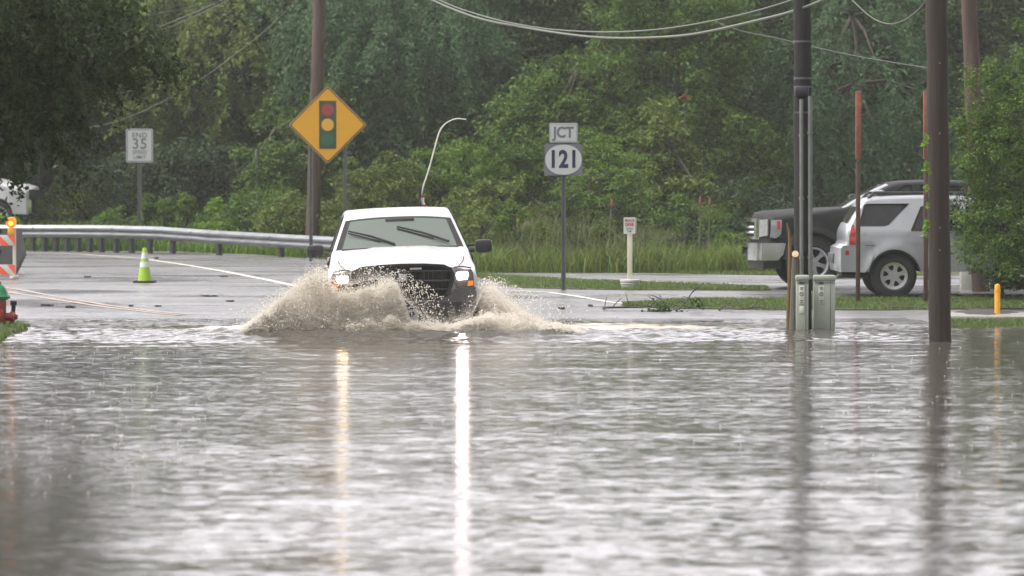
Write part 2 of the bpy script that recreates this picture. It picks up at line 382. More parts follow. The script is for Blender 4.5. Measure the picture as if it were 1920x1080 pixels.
def quadmesh(name, co, q, smooth=True):
    me = bpy.data.meshes.new(name); me.vertices.add(len(co)); me.vertices.foreach_set('co', co.reshape(-1))
    k = q.shape[1]
    me.loops.add(q.size); me.loops.foreach_set('vertex_index', q.reshape(-1).astype(np.int32))
    me.polygons.add(len(q)); me.polygons.foreach_set('loop_start', (np.arange(len(q)) * k).astype(np.int32))
    me.polygons.foreach_set('loop_total', np.full(len(q), k, np.int32))
    me.polygons.foreach_set('use_smooth', np.full(len(q), smooth))
    me.update(calc_edges=True); return me
GV = np.vectorize(G)
gx = axis([(-220, -30, 19), (-30, -12, 2), (-12, 14, .25), (14, 30, 2), (30, 220, 19)])
gy = axis([(-60, 40, 10), (40, 56, .5), (56, 122, .5), (122, 160, 2), (160, 420, 20)])
ground = grid('ground', gx, gy, lambda X, Y: GV(X, Y) + np.where((Y > 66) | (np.abs(X) > 6.5), .02 * np.sin(X * 3.1 + Y) * np.cos(Y * 2.3 - X) - .02, -.02), M['soil'])
tag(ground, kind='structure')
def band(name, top, bot, x0, x1, dx, dz, m, rows=14, kerb=0):
    """sheet draped on the terrain between two curves y=bot(x), y=top(x)"""
    xs = axis([(x0, x1, dx)]); vs = []; fs = []
    for x in xs:
        a, b = bot(x), top(x)
        for j in range(rows + 1):
            y = a + (b - a) * j / rows; vs.append((x, y, G(x, y) + dz))
    n = rows + 1
    for i in range(len(xs) - 1):
        for j in range(rows): fs.append((i * n + j, (i + 1) * n + j, (i + 1) * n + j + 1, i * n + j + 1))
    if kerb:
        off = len(vs); rim = [i * n for i in range(len(xs))] + [(len(xs) - 1) * n + j for j in range(1, n)] + [i * n + rows for i in range(len(xs) - 2, -1, -1)] + [j for j in range(rows - 1, 0, -1)]
        for r_ in rim: v = vs[r_]; vs.append((v[0], v[1], v[2] - kerb))
        k = len(rim)
        for i in range(k): fs.append((rim[i], off + i, off + (i + 1) % k, rim[(i + 1) % k]))
    return tag(mk(name, vs, fs, m), kind='structure')
def curve(px, dz=0):
    P = sorted([tuple(onground(a, b)) for a, b in px]); X = [p[0] for p in P]; Y = [p[1] for p in P]
    return lambda x: float(np.interp(x, X, Y))
far_edge = curve([(-500, 473), (-200, 472), (0, 472), (200, 473), (330, 474), (480, 480), (600, 488), (760, 500), (880, 508), (960, 513), (1200, 514.5), (1480, 520), (1920, 520), (2400, 520)])
band('road', far_edge, lambda x: 58.6, -13, 15, .3, .03, M['asphalt'], rows=70)
i1t = curve([(885, 518), (960, 523), (1100, 530), (1300, 538), (1440, 544)]); i1b = curve([(885, 520), (960, 543), (1060, 545.5), (1180, 547.5), (1300, 548), (1440, 548)])
band('verge', i1t, i1b, onground(885, 518).x, onground(1440, 544).x, .25, .05, M['turf'], rows=12, kerb=.05)
i2t = curve([(1165, 575), (1250, 569), (1350, 566), (1480, 565), (1740, 565), (1785, 561), (2300, 560)]); i2b = curve([(1165, 577), (1250, 582.5), (1480, 585), (1740, 584.5), (1785, 584), (2300, 583)])
band('verge', i2t, i2b, onground(1165, 576).x, 15, .25, .05, M['turf'], rows=10, kerb=.05)
band('verge', lambda x: 59.0, lambda x: 57.2, 6.15, 15, .25, .02, M['turf'], rows=6)
band('kerb_strip', curve([(1690, 597.5), (2400, 598)]), curve([(1690, 606), (2400, 607)]), onground(1775, 600).x, 15, .3, .06, M['concrete'], rows=4, kerb=.09)
band('kerb_strip', lambda x: i1t(x) + .42, i1t, onground(1180, 533).x, onground(1438, 543).x, .25, .07, M['concrete'], rows=2, kerb=.06)
def ribbon(name, px, wd, m, dz=.036, rough=0):
    P = [onground(a, b) for a, b in px]; Q = []
    for i in range(len(P) - 1):
        k = max(2, int((P[i + 1] - P[i]).length / .25))
        Q += [P[i].lerp(P[i + 1], j / k) for j in range(k)]
    Q.append(P[-1]); vs = []; fs = []
    for i, p in enumerate(Q):
        d = (Q[min(i + 1, len(Q) - 1)] - Q[max(i - 1, 0)]); d.z = 0; d.normalize(); nn = Vector((-d.y, d.x, 0)) * wd / 2
        for s in (-1, 1):
            q = p + nn * s * (1 + random.uniform(-.12, .12)); vs.append((q.x, q.y, G(q.x, q.y) + dz))
    for i in range(len(Q) - 1): fs.append((2 * i, 2 * i + 1, 2 * i + 3, 2 * i + 2))
    return tag(mk(name, vs, fs, m), kind='structure')
ribbon('lane_line', [(-60, 473.5), (60, 476), (160, 480), (270, 488), (350, 500), (420, 512), (490, 526), (560, 541), (620, 552)], .15, M['line_white'])
ribbon('lane_line', [(-80, 528), (0, 541), (100, 559), (200, 576), (300, 589), (360, 594)], .11, M['line_yellow'])
ribbon('lane_line', [(-80, 536), (0, 549), (100, 565), (200, 580), (300, 591.5), (340, 595)], .11, M['line_yellow'])
ribbon('lane_line', [(960, 548), (1030, 552), (1080, 559), (1140, 570), (1190, 575)], .12, M['line_white'])

# ------------------------------------------------------------------ water
TX, TY, TA = -1.435, 54.5, R(2.6)          # truck: front centre on the ground plane, yaw
def wake(X, Y):
    # bow wave in front and beside the truck, ripples further off
    dx = X - TX; dy = Y - 54.6
    Z = np.zeros_like(X)
    r = np.sqrt((dx / 2.6) ** 2 + (dy / 1.15) ** 2)
    Z += .10 * np.exp(-((r - 1.0) / .24) ** 2) * (dy < 3.5)
    Z += .035 * np.exp(-((r - 1.45) / .12) ** 2)
    t = np.exp(-(np.maximum(r - 1, 0) / 1.6) ** 2)
    chop = (np.sin(X * 7.3 + 1.3 * Y) * np.sin(Y * 9.1 - X * 2.2) + .7 * np.sin(X * 13.7 - Y * 6.2 + 1) * np.sin(Y * 15.3 + X * 4.1) + .5 * np.sin(X * 23 + 3) * np.sin(Y * 21 + X * 9))
    Z += .018 * chop * t
    # long low swells running left and right of the truck
    for k, (y0, a, ph) in enumerate(((58.2, .035, 0), (59.6, .03, 1.7), (60.8, .022, 3.1), (56.6, .03, 4.4))):
        yy = Y - y0 - .5 * np.sin(X * .55 + ph) - .12 * np.sin(X * 2.1 + ph * 2)
        Z += a * np.exp(-(yy / .28) ** 2) * (.55 + .45 * np.sin(X * 1.3 + ph))
    Z += .004 * np.sin(Y * 5.2 + 1.1 * np.sin(X * .4)) * np.exp(-((Y - 50) / 9) ** 2)
    edge = np.clip((61.9 - Y) / 1.0, 0, 1)
    return Z * (.25 + .75 * edge) * (Y > 40)
def foam_glare(X, Y):
    dx = X - TX; dy = Y - 55.2
    r = np.sqrt((dx / 3.1) ** 2 + (dy / 1.35) ** 2)
    f = np.exp(-np.maximum(r - .75, 0) ** 2 / .10)
    f += .55 * np.exp(-((Y - 57.6 - .3 * np.sin(X)) / 1.2) ** 2) * np.clip((X + 6) / 3, 0, 1) * np.clip((4.5 - X) / 2, 0, 1)  # pale band stands in for sky glare on the disturbed shore water
    return np.clip(f, 0, 1)
def turb(X, Y):
    return np.clip(np.exp(-((Y - 59.5) / 3.0) ** 2) + foam_glare(X, Y), 0, 1)
wx = axis([(-220, -20, 20), (-20, -9, .8), (-9, 9, .09), (9, 20, .8), (20, 220, 20)])
wy = axis([(-60, 10, 10), (10, 44, .6), (44, 52, .2), (52, 62.6, .07), (62.6, 64, .3)])
def watermat():
    m = bpy.data.materials.new('flood_water'); m.use_nodes = True; n = m.node_tree; L = n.links; p = _p(m)
    tc = n.nodes.new('ShaderNodeTexCoord')
    def nz(scale, st, det=2, rot=0):
        mp = n.nodes.new('ShaderNodeMapping'); mp.inputs['Scale'].default_value = st; mp.inputs['Rotation'].default_value = (0, 0, rot)
        L.new(tc.outputs['Object'], mp.inputs[0])
        a = n.nodes.new('ShaderNodeTexNoise'); a.inputs['Scale'].default_value = scale; a.inputs['Detail'].default_value = det
        L.new(mp.outputs[0], a.inputs['Vector']); return a
    def vmath(op, a, b):
        v = n.nodes.new('ShaderNodeVectorMath'); v.operation = op
        if hasattr(a, 'links'): L.new(a, v.inputs[0])
        else: v.inputs[0].default_value = a
        if b is not None:
            if hasattr(b, 'links'): L.new(b, v.inputs[1])
            else: v.inputs[1].default_value = b
        return v.outputs[0]
    def slopes(node, amp):
        return vmath('MULTIPLY', vmath('SUBTRACT', node.outputs['Color'], (.5, .5, .5)), (amp * .30, amp, 0))
    s = slopes(nz(.16, (.5, 1, 1), 1), W_AMP[0])
    s = vmath('ADD', s, slopes(nz(1.1, (.55, 1, 1), 2, .2), W_AMP[1]))
    s = vmath('ADD', s, slopes(nz(5.5, (.24, 1, 1), 2, -.04), W_AMP[2]))
    s = vmath('ADD', s, slopes(nz(21, (.30, 1, 1), 2), W_AMP[3]))
    s = vmath('ADD', s, slopes(nz(1.9, (.16, 1, 1), 3, .03), W_AMP[5]))
    tb = n.nodes.new('ShaderNodeAttribute'); tb.attribute_name = 'turb'
    tm = n.nodes.new('ShaderNodeMapRange'); tm.inputs['To Min'].default_value = 1; tm.inputs['To Max'].default_value = W_AMP[4]; L.new(tb.outputs['Fac'], tm.inputs[0])
    sc = n.nodes.new('ShaderNodeVectorMath'); sc.operation = 'SCALE'; L.new(s, sc.inputs[0]); L.new(tm.outputs[0], sc.inputs['Scale'])
    ge = n.nodes.new('ShaderNodeNewGeometry')
    nn = vmath('NORMALIZE', vmath('ADD', sc.outputs[0], ge.outputs['Normal']), None)
    L.new(nn, p.inputs['Normal'])
    p.inputs['Base Color'].default_value = (.07, .066, .056, 1); p.inputs['Roughness'].default_value = W_ROUGH; p.inputs['IOR'].default_value = 1.333
    p.inputs['Specular IOR Level'].default_value = .6
    # foam, plus the sky glare painted into the shore band
    fo = n.nodes.new('ShaderNodeAttribute'); fo.attribute_name = 'foam_glare'
    fn = nz(5, (.6, 1, 1), 6)
    ad = n.nodes.new('ShaderNodeMath'); ad.operation = 'ADD'; L.new(fo.outputs['Fac'], ad.inputs[0]); L.new(fn.outputs[0], ad.inputs[1])
    mr = n.nodes.new('ShaderNodeMapRange'); mr.inputs['From Min'].default_value = .85; mr.inputs['From Max'].default_value = 1.2; L.new(ad.outputs[0], mr.inputs[0])
    df = n.nodes.new('ShaderNodeBsdfDiffuse'); df.inputs[0].default_value = (.66, .60, .50, 1)
    mi = n.nodes.new('ShaderNodeMixShader'); L.new(mr.outputs[0], mi.inputs[0]); L.new(p.outputs[0], mi.inputs[1]); L.new(df.outputs[0], mi.inputs[2])
    L.new(mi.outputs[0], n.nodes['Material Output'].inputs[0])
    return m
W_AMP = (.05, .05, .08, .38, 3.2, .10); W_ROUGH = .11
water = grid('water', wx, wy, wake, watermat(), attrs={'foam_glare': foam_glare, 'turb': turb})
tag(water, kind='structure')

# ------------------------------------------------------------------ spray thrown up by the truck
def dropmat():
    m = bpy.data.materials.new('muddy_spray'); m.use_nodes = True; n = m.node_tree; L = n.links; p = _p(m)
    p.inputs['Base Color'].default_value = (.985, .955, .89, 1); p.inputs['Roughness'].default_value = .35
    tr = n.nodes.new('ShaderNodeBsdfTranslucent'); tr.inputs[0].default_value = (.985, .955, .89, 1)
    # a drop scatters light whichever way its tiny facets point: shade it mostly like the cloud it belongs to
    ge = n.nodes.new('ShaderNodeNewGeometry'); a = n.nodes.new('ShaderNodeVectorMath'); a.operation = 'SCALE'; a.inputs['Scale'].default_value = 1.0; L.new(ge.outputs['Normal'], a.inputs[0])
    b = n.nodes.new('ShaderNodeVectorMath'); b.inputs[1].default_value = (.05, -.15, .45); L.new(a.outputs[0], b.inputs[0]); c = n.nodes.new('ShaderNodeVectorMath'); c.operation = 'NORMALIZE'; L.new(b.outputs[0], c.inputs[0])
    L.new(c.outputs[0], p.inputs['Normal']); L.new(c.outputs[0], tr.inputs['Normal']); p.inputs['Specular IOR Level'].default_value = .1
    mi = n.nodes.new('ShaderNodeMixShader'); mi.inputs[0].default_value = .55
    L.new(p.outputs[0], mi.inputs[1]); L.new(tr.outputs[0], mi.inputs[2]); L.new(mi.outputs[0], n.nodes['Material Output'].inputs[0]); return m
M['drop'] = dropmat()
def droplets(name, P, D, S, m):
    """P points (n,3), D stretch direction, S (radius, half length)"""
    n = len(P); D = D / (np.linalg.norm(D, axis=1, keepdims=True) + 1e-9)
    a = np.cross(D, np.array([0.3, 1.0, .2])); a /= np.linalg.norm(a, axis=1, keepdims=True); b = np.cross(a, D)
    r = S[:, :1]; h = S[:, 1:2]
    V = np.stack([P + D * h, P + a * r, P - a * r * .5 + b * r * .87 - D * h * .4, P - a * r * .5 - b * r * .87 - D * h * .4], 1).astype(np.float32)
    base = (np.arange(n) * 4)[:, None, None]
    F = np.array([[0, 1, 2], [0, 2, 3], [0, 3, 1], [1, 3, 2]])[None] + base
    me = quadmesh(name, V.reshape(-1, 3), F.reshape(-1, 3)); me.materials.append(m)
    o = bpy.data.objects.new(name, me); COL.objects.link(o); return o
def px2X(px, Y): return (px - 960) * Y / FPX
def spray(profile, n, ynear, yfar, seed, org, jet=.24, edge=1.0):
    rng = np.random.default_rng(seed)
    xs = np.array([p[0] for p in profile], float); tz = np.array([p[1] for p in profile], float)
    px = xs[0] + (xs[-1] - xs[0]) * (.5 + .5 * np.sign(rng.uniform(-1, 1, n)) * (rng.uniform(0, 1, n) ** .8)); Y = rng.uniform(ynear, yfar, n)
    # fine and coarse jets modulate the height along the sheet
    def n1(x, s, sd): 
        g = np.random.default_rng(sd).uniform(-1, 1, 400); u = (x / s) % 399; i = u.astype(int); f = u - i; f = f * f * (3 - 2 * f); return g[i] * (1 - f) + g[i + 1] * f
    top = np.interp(px, xs, tz)
    mod = 1 + jet * (n1(px + Y * 40, 22, seed) * .6 + n1(px + Y * 90, 7, seed + 1) * .6 + n1(px + Y * 130, 3, seed + 2) * .35)
    zt = np.maximum(.02, (CAMH - (top - 350) * Y / FPX)) * mod
    u = rng.uniform(0, 1, n)
    f = np.where(rng.uniform(0, 1, n) < .80, u ** 1.15 * .90, .92 - np.abs(rng.normal(0, .10 * edge, n)) + rng.exponential(.06 * edge, n))
    z = .05 + (zt - .05) * np.clip(f, 0, 1.45)
    X = px2X(px, Y)
    P = np.stack([X, Y, z], 1); O = np.array(org)
    D = P - O; D[:, 2] += .25; D += rng.normal(0, .12, D.shape)
    s = np.abs(rng.normal(.0026, .0024, n)) + .0028
    s = np.where(f > .93, s * .75, s)
    s = s * np.where(f > .88, .7, 1); S = np.stack([s, s * rng.uniform(1.2, 4.5, n)], 1)
    # clumps
    cl = n1(px * 1.0 + z * 60 + Y * 20, 5, seed + 5) + n1(z * 220 + px * .8, 9, seed + 6)
    th = (px - (xs[0] + xs[-1]) / 2) / (z * 140 + 60) * 60
    cl = cl * .6 + .8 * n1(th + 2000 + Y * 30, 2.2, seed + 7) + .6 * n1(th + 900 + Y * 10, 6, seed + 8)
    keep = rng.uniform(0, 1, n) < np.clip(.70 + .42 * cl, .05, 1)
    return P[keep], D[keep], S[keep]
parts_ = [
    spray([(440, 629), (462, 616), (490, 596), (520, 570), (548, 547), (575, 528), (600, 517), (620, 522), (630, 543), (650, 552), (664, 545), (674, 530), (690, 521), (712, 517), (733, 521), (746, 532), (756, 552), (763, 580), (772, 606)], 120000, 53.75, 54.35, 5, (-2.0, 54.6, -.1)),
    spray([(440, 626), (470, 604), (500, 582), (540, 552), (575, 530), (605, 519), (618, 540)], 60000, 54.4, 55.9, 9, (-2.3, 55.2, -.1)),
    spray([(650, 612), (700, 600), (760, 604), (800, 612), (850, 612), (890, 606), (930, 596)], 60000, 53.6, 54.2, 13, (-1.4, 54.6, -.2), jet=.5),
    spray([(893, 556), (903, 541), (915, 535), (928, 542), (944, 557), (960, 572), (980, 586), (1010, 600), (1040, 612), (1070, 624)], 120000, 54.7, 56.4, 17, (-.6, 55.2, -.1)),
    spray([(380, 632), (430, 626), (470, 614), (510, 602), (560, 594), (640, 596), (780, 606), (860, 608), (905, 594), (960, 596), (1010, 604), (1060, 614), (1100, 626)], 170000, 53.7, 55.8, 21, (-1.5, 54.6, -.4), jet=.5),
]
P_ = np.concatenate([a[0] for a in parts_]); D_ = np.concatenate([a[1] for a in parts_]); S_ = np.concatenate([a[2] for a in parts_])
# keep the water out of the truck's own body
cx_ = (P_[:, 0] - TX); cy_ = (P_[:, 1] - TY)
ins = (np.abs(cx_ * math.cos(TA) + cy_ * math.sin(TA)) < .98) & (cy_ > .12)
P_, D_, S_ = P_[~ins], D_[~ins], S_[~ins]
# a thin scatter of loose drops over the fans
rng = np.random.default_rng(3); n_ = 5200
px_ = np.concatenate([rng.normal(600, 70, n_ // 2), rng.normal(775, 35, n_ // 4), rng.normal(960, 55, n_ - n_ // 2 - n_ // 4)])
top_ = np.interp(px_, [400, 480, 600, 700, 760, 820, 860, 900, 930, 1000, 1100], [600, 580, 512, 510, 520, 560, 590, 535, 530, 565, 595])
Yl = rng.uniform(53.6, 55.5, n_); zl = (CAMH - (top_ - 350 + rng.uniform(-14, 60, n_)) * Yl / FPX)
Pl = np.stack([px2X(px_, Yl), Yl, np.maximum(zl, .02)], 1)
sl = np.abs(rng.normal(.005, .003, n_)) + .003
P_ = np.concatenate([P_, Pl]); D_ = np.concatenate([D_, rng.normal(0, 1, (n_, 3))]); S_ = np.concatenate([S_, np.stack([sl, sl * 1.6], 1)])
tag(droplets('splash', P_, D_, S_, M['drop']), 'cream-brown spray fanning out from both front wheels of the white pickup', 'splash', kind='stuff')
# the finest mist round the tops and flanks of the fans
rng = np.random.default_rng(33); nm_ = 90000
px_ = rng.uniform(450, 1060, nm_); top_ = np.interp(px_, [450, 480, 520, 560, 600, 650, 700, 735, 760, 790, 830, 885, 905, 925, 960, 1000, 1060], [618, 596, 566, 538, 514, 528, 516, 520, 555, 585, 602, 585, 540, 536, 566, 594, 616])
Ym = rng.uniform(53.6, 55.6, nm_); hm = rng.exponential(13, nm_) * (.3 + .7 * np.sin(px_ * .11 + np.sin(px_ * .031) * 3) ** 2) - 8
zm = CAMH - (top_ - hm - 350) * Ym / FPX; km = zm > .05; sm_ = rng.uniform(.0010, .0024, nm_)
Xm = px2X(px_, Ym); im = (np.abs(Xm - TX) < .98) & (Ym > TY + .1); km &= ~im
tag(droplets('spray_mist', np.stack([Xm, Ym, zm], 1)[km], rng.normal(0, 1, (int(km.sum()), 3)), np.stack([sm_, sm_ * 1.6], 1)[km], M['drop']), 'fine pale mist hanging over the spray beside the white pickup', 'mist', kind='stuff')
# little crowns kicked up by the rain
rng = np.random.default_rng(8); pr = []; dr = []; sr = []
for k in range(1000):
    Y = rng.uniform(26, 53)
    X = rng.uniform(-.126, .126) * Y * 1.05
    if rng.uniform() > (.9 if X < -.075 * Y else (.35 if X > .07 * Y else .12)): continue
    for j in range(rng.integers(2, 6)):
        a = rng.uniform(0, 6.28); rr = rng.uniform(.003, .02)
        pr.append((X + rr * math.cos(a), Y + rr * math.sin(a), rng.uniform(.003, .016))); dr.append((math.cos(a), math.sin(a), .6)); s = rng.uniform(.0025, .0055); sr.append((s, s * 1.1))
tag(droplets('rain_splashes', np.array(pr), np.array(dr), np.array(sr), M['drop']), 'tiny pale drops bouncing where rain hits the flood water', 'raindrops', kind='stuff')
# ================================================================== vehicles
def catmull(P, seg=6, corners=()):
    out = []; n = len(P)
    for i in range(n - 1):
        p1, p2 = Vector(P[i]), Vector(P[i + 1])
        p0 = Vector(P[i - 1]) if i > 0 and i not in corners else p1 + (p1 - p2)
        p3 = Vector(P[i + 2]) if i + 2 < n and (i + 1) not in corners else p2 + (p2 - p1)
        for k in range(seg):
            t = k / seg; t2, t3 = t * t, t * t * t
            out.append(.5 * ((2 * p1) + (p2 - p0) * t + (2 * p0 - 5 * p1 + 4 * p2 - p3) * t2 + (3 * p1 - p0 - 3 * p2 + p3) * t3))
    out.append(Vector(P[-1])); return out
def arch(cx, cz, r, zb, n=16):
    a0 = math.asin(max(-1, min(1, (zb - cz) / r)))
    return [(cx + r * math.cos(a0 + (math.pi - 2 * a0) * k / n), cz + r * math.sin(a0 + (math.pi - 2 * a0) * k / n)) for k in range(n + 1)]
class Car:
    """x forward (0 = front, negative to the rear), y to its left, z up from the ground."""
    def __init__(s, root, sil, corners, W, belt, tumble, drop, paint, wheels, zb, flare=.03, frontwarp=.22, rearwarp=.04, r=.06, rearx=-5.8, bulge=None, seg=6):
        s.root, s.W, s.belt, s.tumble, s.wheels, s.r, s.drop, s.paint, s.zb, s.flare = root, W, belt, tumble, wheels, r, drop, paint, zb, flare
        s.fw, s.rw, s.rearx = frontwarp, rearwarp, rearx; s.bulge = bulge
        s.P = catmull(sil, seg, corners)
        N = []
        for i, p in enumerate(s.P):
            d = (s.P[min(i + 1, len(s.P) - 1)] - s.P[max(i - 1, 0)]).normalized()
            N.append(Vector((-d.y, d.x)))          # silhouette runs front-bottom -> top -> rear-bottom
        s.N = N
        c = sum((p for p in s.P), Vector((0, 0))) / len(s.P)
        mid = s.P[len(s.P) // 2]
        if (c - mid).dot(N[len(s.P) // 2]) < 0: s.N = [-q for q in N]
    def warp(s, x, y, z):
        f = max(0, min(1, 1 + x / 1.15)); b = max(0, min(1, 1 - (x - s.rearx) / .9))
        return Vector((x - s.fw * (abs(y) ** 2.6) * f * f + s.rw * (abs(y) ** 2.6) * b * b, y, z))
    def w(s, x, z):
        v = s.W - s.tumble * max(0, z - s.belt) - .05 * max(0, (s.belt * .75 - z)) ** 1.0 + .012 * math.exp(-((z - s.belt * .82) / .06) ** 2)
        v += .018 * (1 - smooth(s.belt - .04, s.belt + .02, z))
        for cx, cz, rr in s.wheels:
            d = math.hypot(x - cx, z - cz); R_ = rr + .07
            if z < s.belt: v += s.flare * math.exp(-(max(0, d - R_) / .09) ** 2)
        return v
    def flank(s, sy, off=0): return lambda x, z: s.warp(x, sy * (s.w(x, z) + off), z)
    def both(s, name, loops, m, off=.004, step=.12, thick=0, parent=None):
        return [patch(name, loops, s.flank(sy, off), m, parent or s.root, step, thick) for sy in (1, -1)]
    def outline(s):
        P = [(p.x + n.x * s.r, p.y + n.y * s.r - s.drop(p.x)) for p, n in zip(s.P, s.N)]
        x1, x0 = P[0][0], P[-1][0]; bot = [(x0, s.zb)]
        for cx, cz, rr in sorted(s.wheels):                     # rear to front
            a = arch(cx, cz, rr + .06, s.zb)[::-1]; bot += a
        bot.append((x1, s.zb))
        return [q for q in P] + bot
    def shell(s, skip=None, name='body', glass=None):
        yi = [-1, -.9, -.75, -.6, -.46, -.40, -.3, -.15, 0, .15, .3, .40, .46, .6, .75, .9, 1]
        rows = []
        for p, n in zip(s.P, s.N):
            ww = s.w(p.x, p.y - s.r) ; row = []
            pts = [(t * (ww - s.r), 0) for t in yi]
            arc = [(ww - s.r + s.r * math.sin(R(a)), s.r * (1 - math.cos(R(a)))) for a in (30, 60, 90)]
            pts = [(-y, o) for y, o in arc[::-1]] + pts + arc
            for y, o in pts:
                q = abs(y) / ww; z = p.y - s.drop(p.x) * q ** 2.4 + n.y * o
                if s.bulge: z += s.bulge(p.x, y)
                row.append(s.warp(p.x + n.x * o, y, z))
            rows.append(row)
        s.rows = rows; n = len(rows[0]); vs = [v for r_ in rows for v in r_]; fs = []; gl = []
        for i in range(len(rows) - 1):
            for j in range(n - 1):
                f = (i * n + j, i * n + j + 1, (i + 1) * n + j + 1, (i + 1) * n + j)
                k = skip(i, j, s.P[i].lerp(s.P[i + 1], .5)) if skip else 0
                if k == 0: fs.append(f)
                elif k > 1: gl.append((k, f))
        s.n = n
        b = mk(name, vs, fs, s.paint, s.root, sm=32)
        return b, vs, gl
def submesh(name, vs, fs, m, parent, off=0):
    used = sorted({i for f in fs for i in f}); mp = {u: k for k, u in enumerate(used)}
    return mk(name, [vs[u] + Vector((off * .6, 0, off)) for u in used], [tuple(mp[i] for i in f) for f in fs], m, parent)
def wheel(parent, x, y, z, r, wd, rim_r, spokes=6, side=1, m='alloy'):
    t = MB(); pr = [(rim_r, -wd / 2 + .02), (rim_r + .02, -wd / 2), (r - .05, -wd / 2), (r - .012, -wd / 2 + .025)]
    for k in range(7):
        h = -wd / 2 + .04 + (wd - .08) * k / 6; pr += [(r, h), (r, h + .012), (r - .012, h + .016)] if k < 6 else [(r, h)]
    pr += [(r - .012, wd / 2 - .025), (r - .05, wd / 2), (rim_r + .02, wd / 2), (rim_r, wd / 2 - .02)]
    t.lathe(pr, 40, 'y', close=True); wh = t.build('wheel', M['rubber'], parent); wh.location = (x, y, z)
    q = MB(); q.lathe([(rim_r + .004, -wd / 2 + .02), (rim_r + .006, wd / 2 - .02), (rim_r - .03, wd / 2 - .03), (rim_r - .05, -wd / 2 + .03)], 40, 'y', close=True)
    q.lathe([(.001, side * .10), (.075, side * .10), (.085, side * .07), (.07, side * .02), (.001, side * .02)], 20, 'y')
    for k in range(spokes):
        a = 2 * math.pi * k / spokes + .3; rot = Matrix.Rotation(-a, 3, 'Y')
        vs = []; 
        for rr, hw, yy in ((.05, .045, .085), (rim_r * .55, .030, .095), (rim_r - .015, .055, .085)):
            for s1 in (-1, 1):
                for dy in (0, -.035): vs.append(rot @ Vector((rr, side * (yy + dy), s1 * hw)))
        fs = []
        for i in (0, 4): fs += [(i, i + 4, i + 6, i + 2), (i + 1, i + 3, i + 7, i + 5), (i, i + 1, i + 5, i + 4), (i + 2, i + 6, i + 7, i + 3)]
        q.add(vs, fs)
    q.build('rim', M[m], wh)
    d = MB(); d.lathe([(.001, side * .0), (rim_r - .03, side * .0), (rim_r - .03, -side * .03), (.001, -side * .03)], 24, 'y'); d.build('brake_disc', M['seam'], wh)
    return wh
def mirror(car, x, z, y0, y1, h, m, up=0, arm2=False):
    for sy in (1, -1):
        b = MB(); b.box((x, sy * (y0 + y1) / 2 + sy * .03, z), (.16, (y1 - y0) - .06, h), .045)
        o = b.build('mirror', m, car.root)
        a = MB(); a.tube([(x + .02, sy * (y0 - .2), z - h * .28), (x, sy * (y0 + .05), z - h * .30)], .028, 8)
        if arm2: a.tube([(x + .02, sy * (y0 - .2), z + h * .1), (x, sy * (y0 + .05), z + h * .12)], .022, 8)
        a.build('arm', M['black_plastic'], o)
        g = MB(); g.box((x - .083, sy * (y0 + y1) / 2 + sy * .03, z), (.006, (y1 - y0) - .12, h - .06), .002); g.build('mirror_glass', M['chrome'], o)

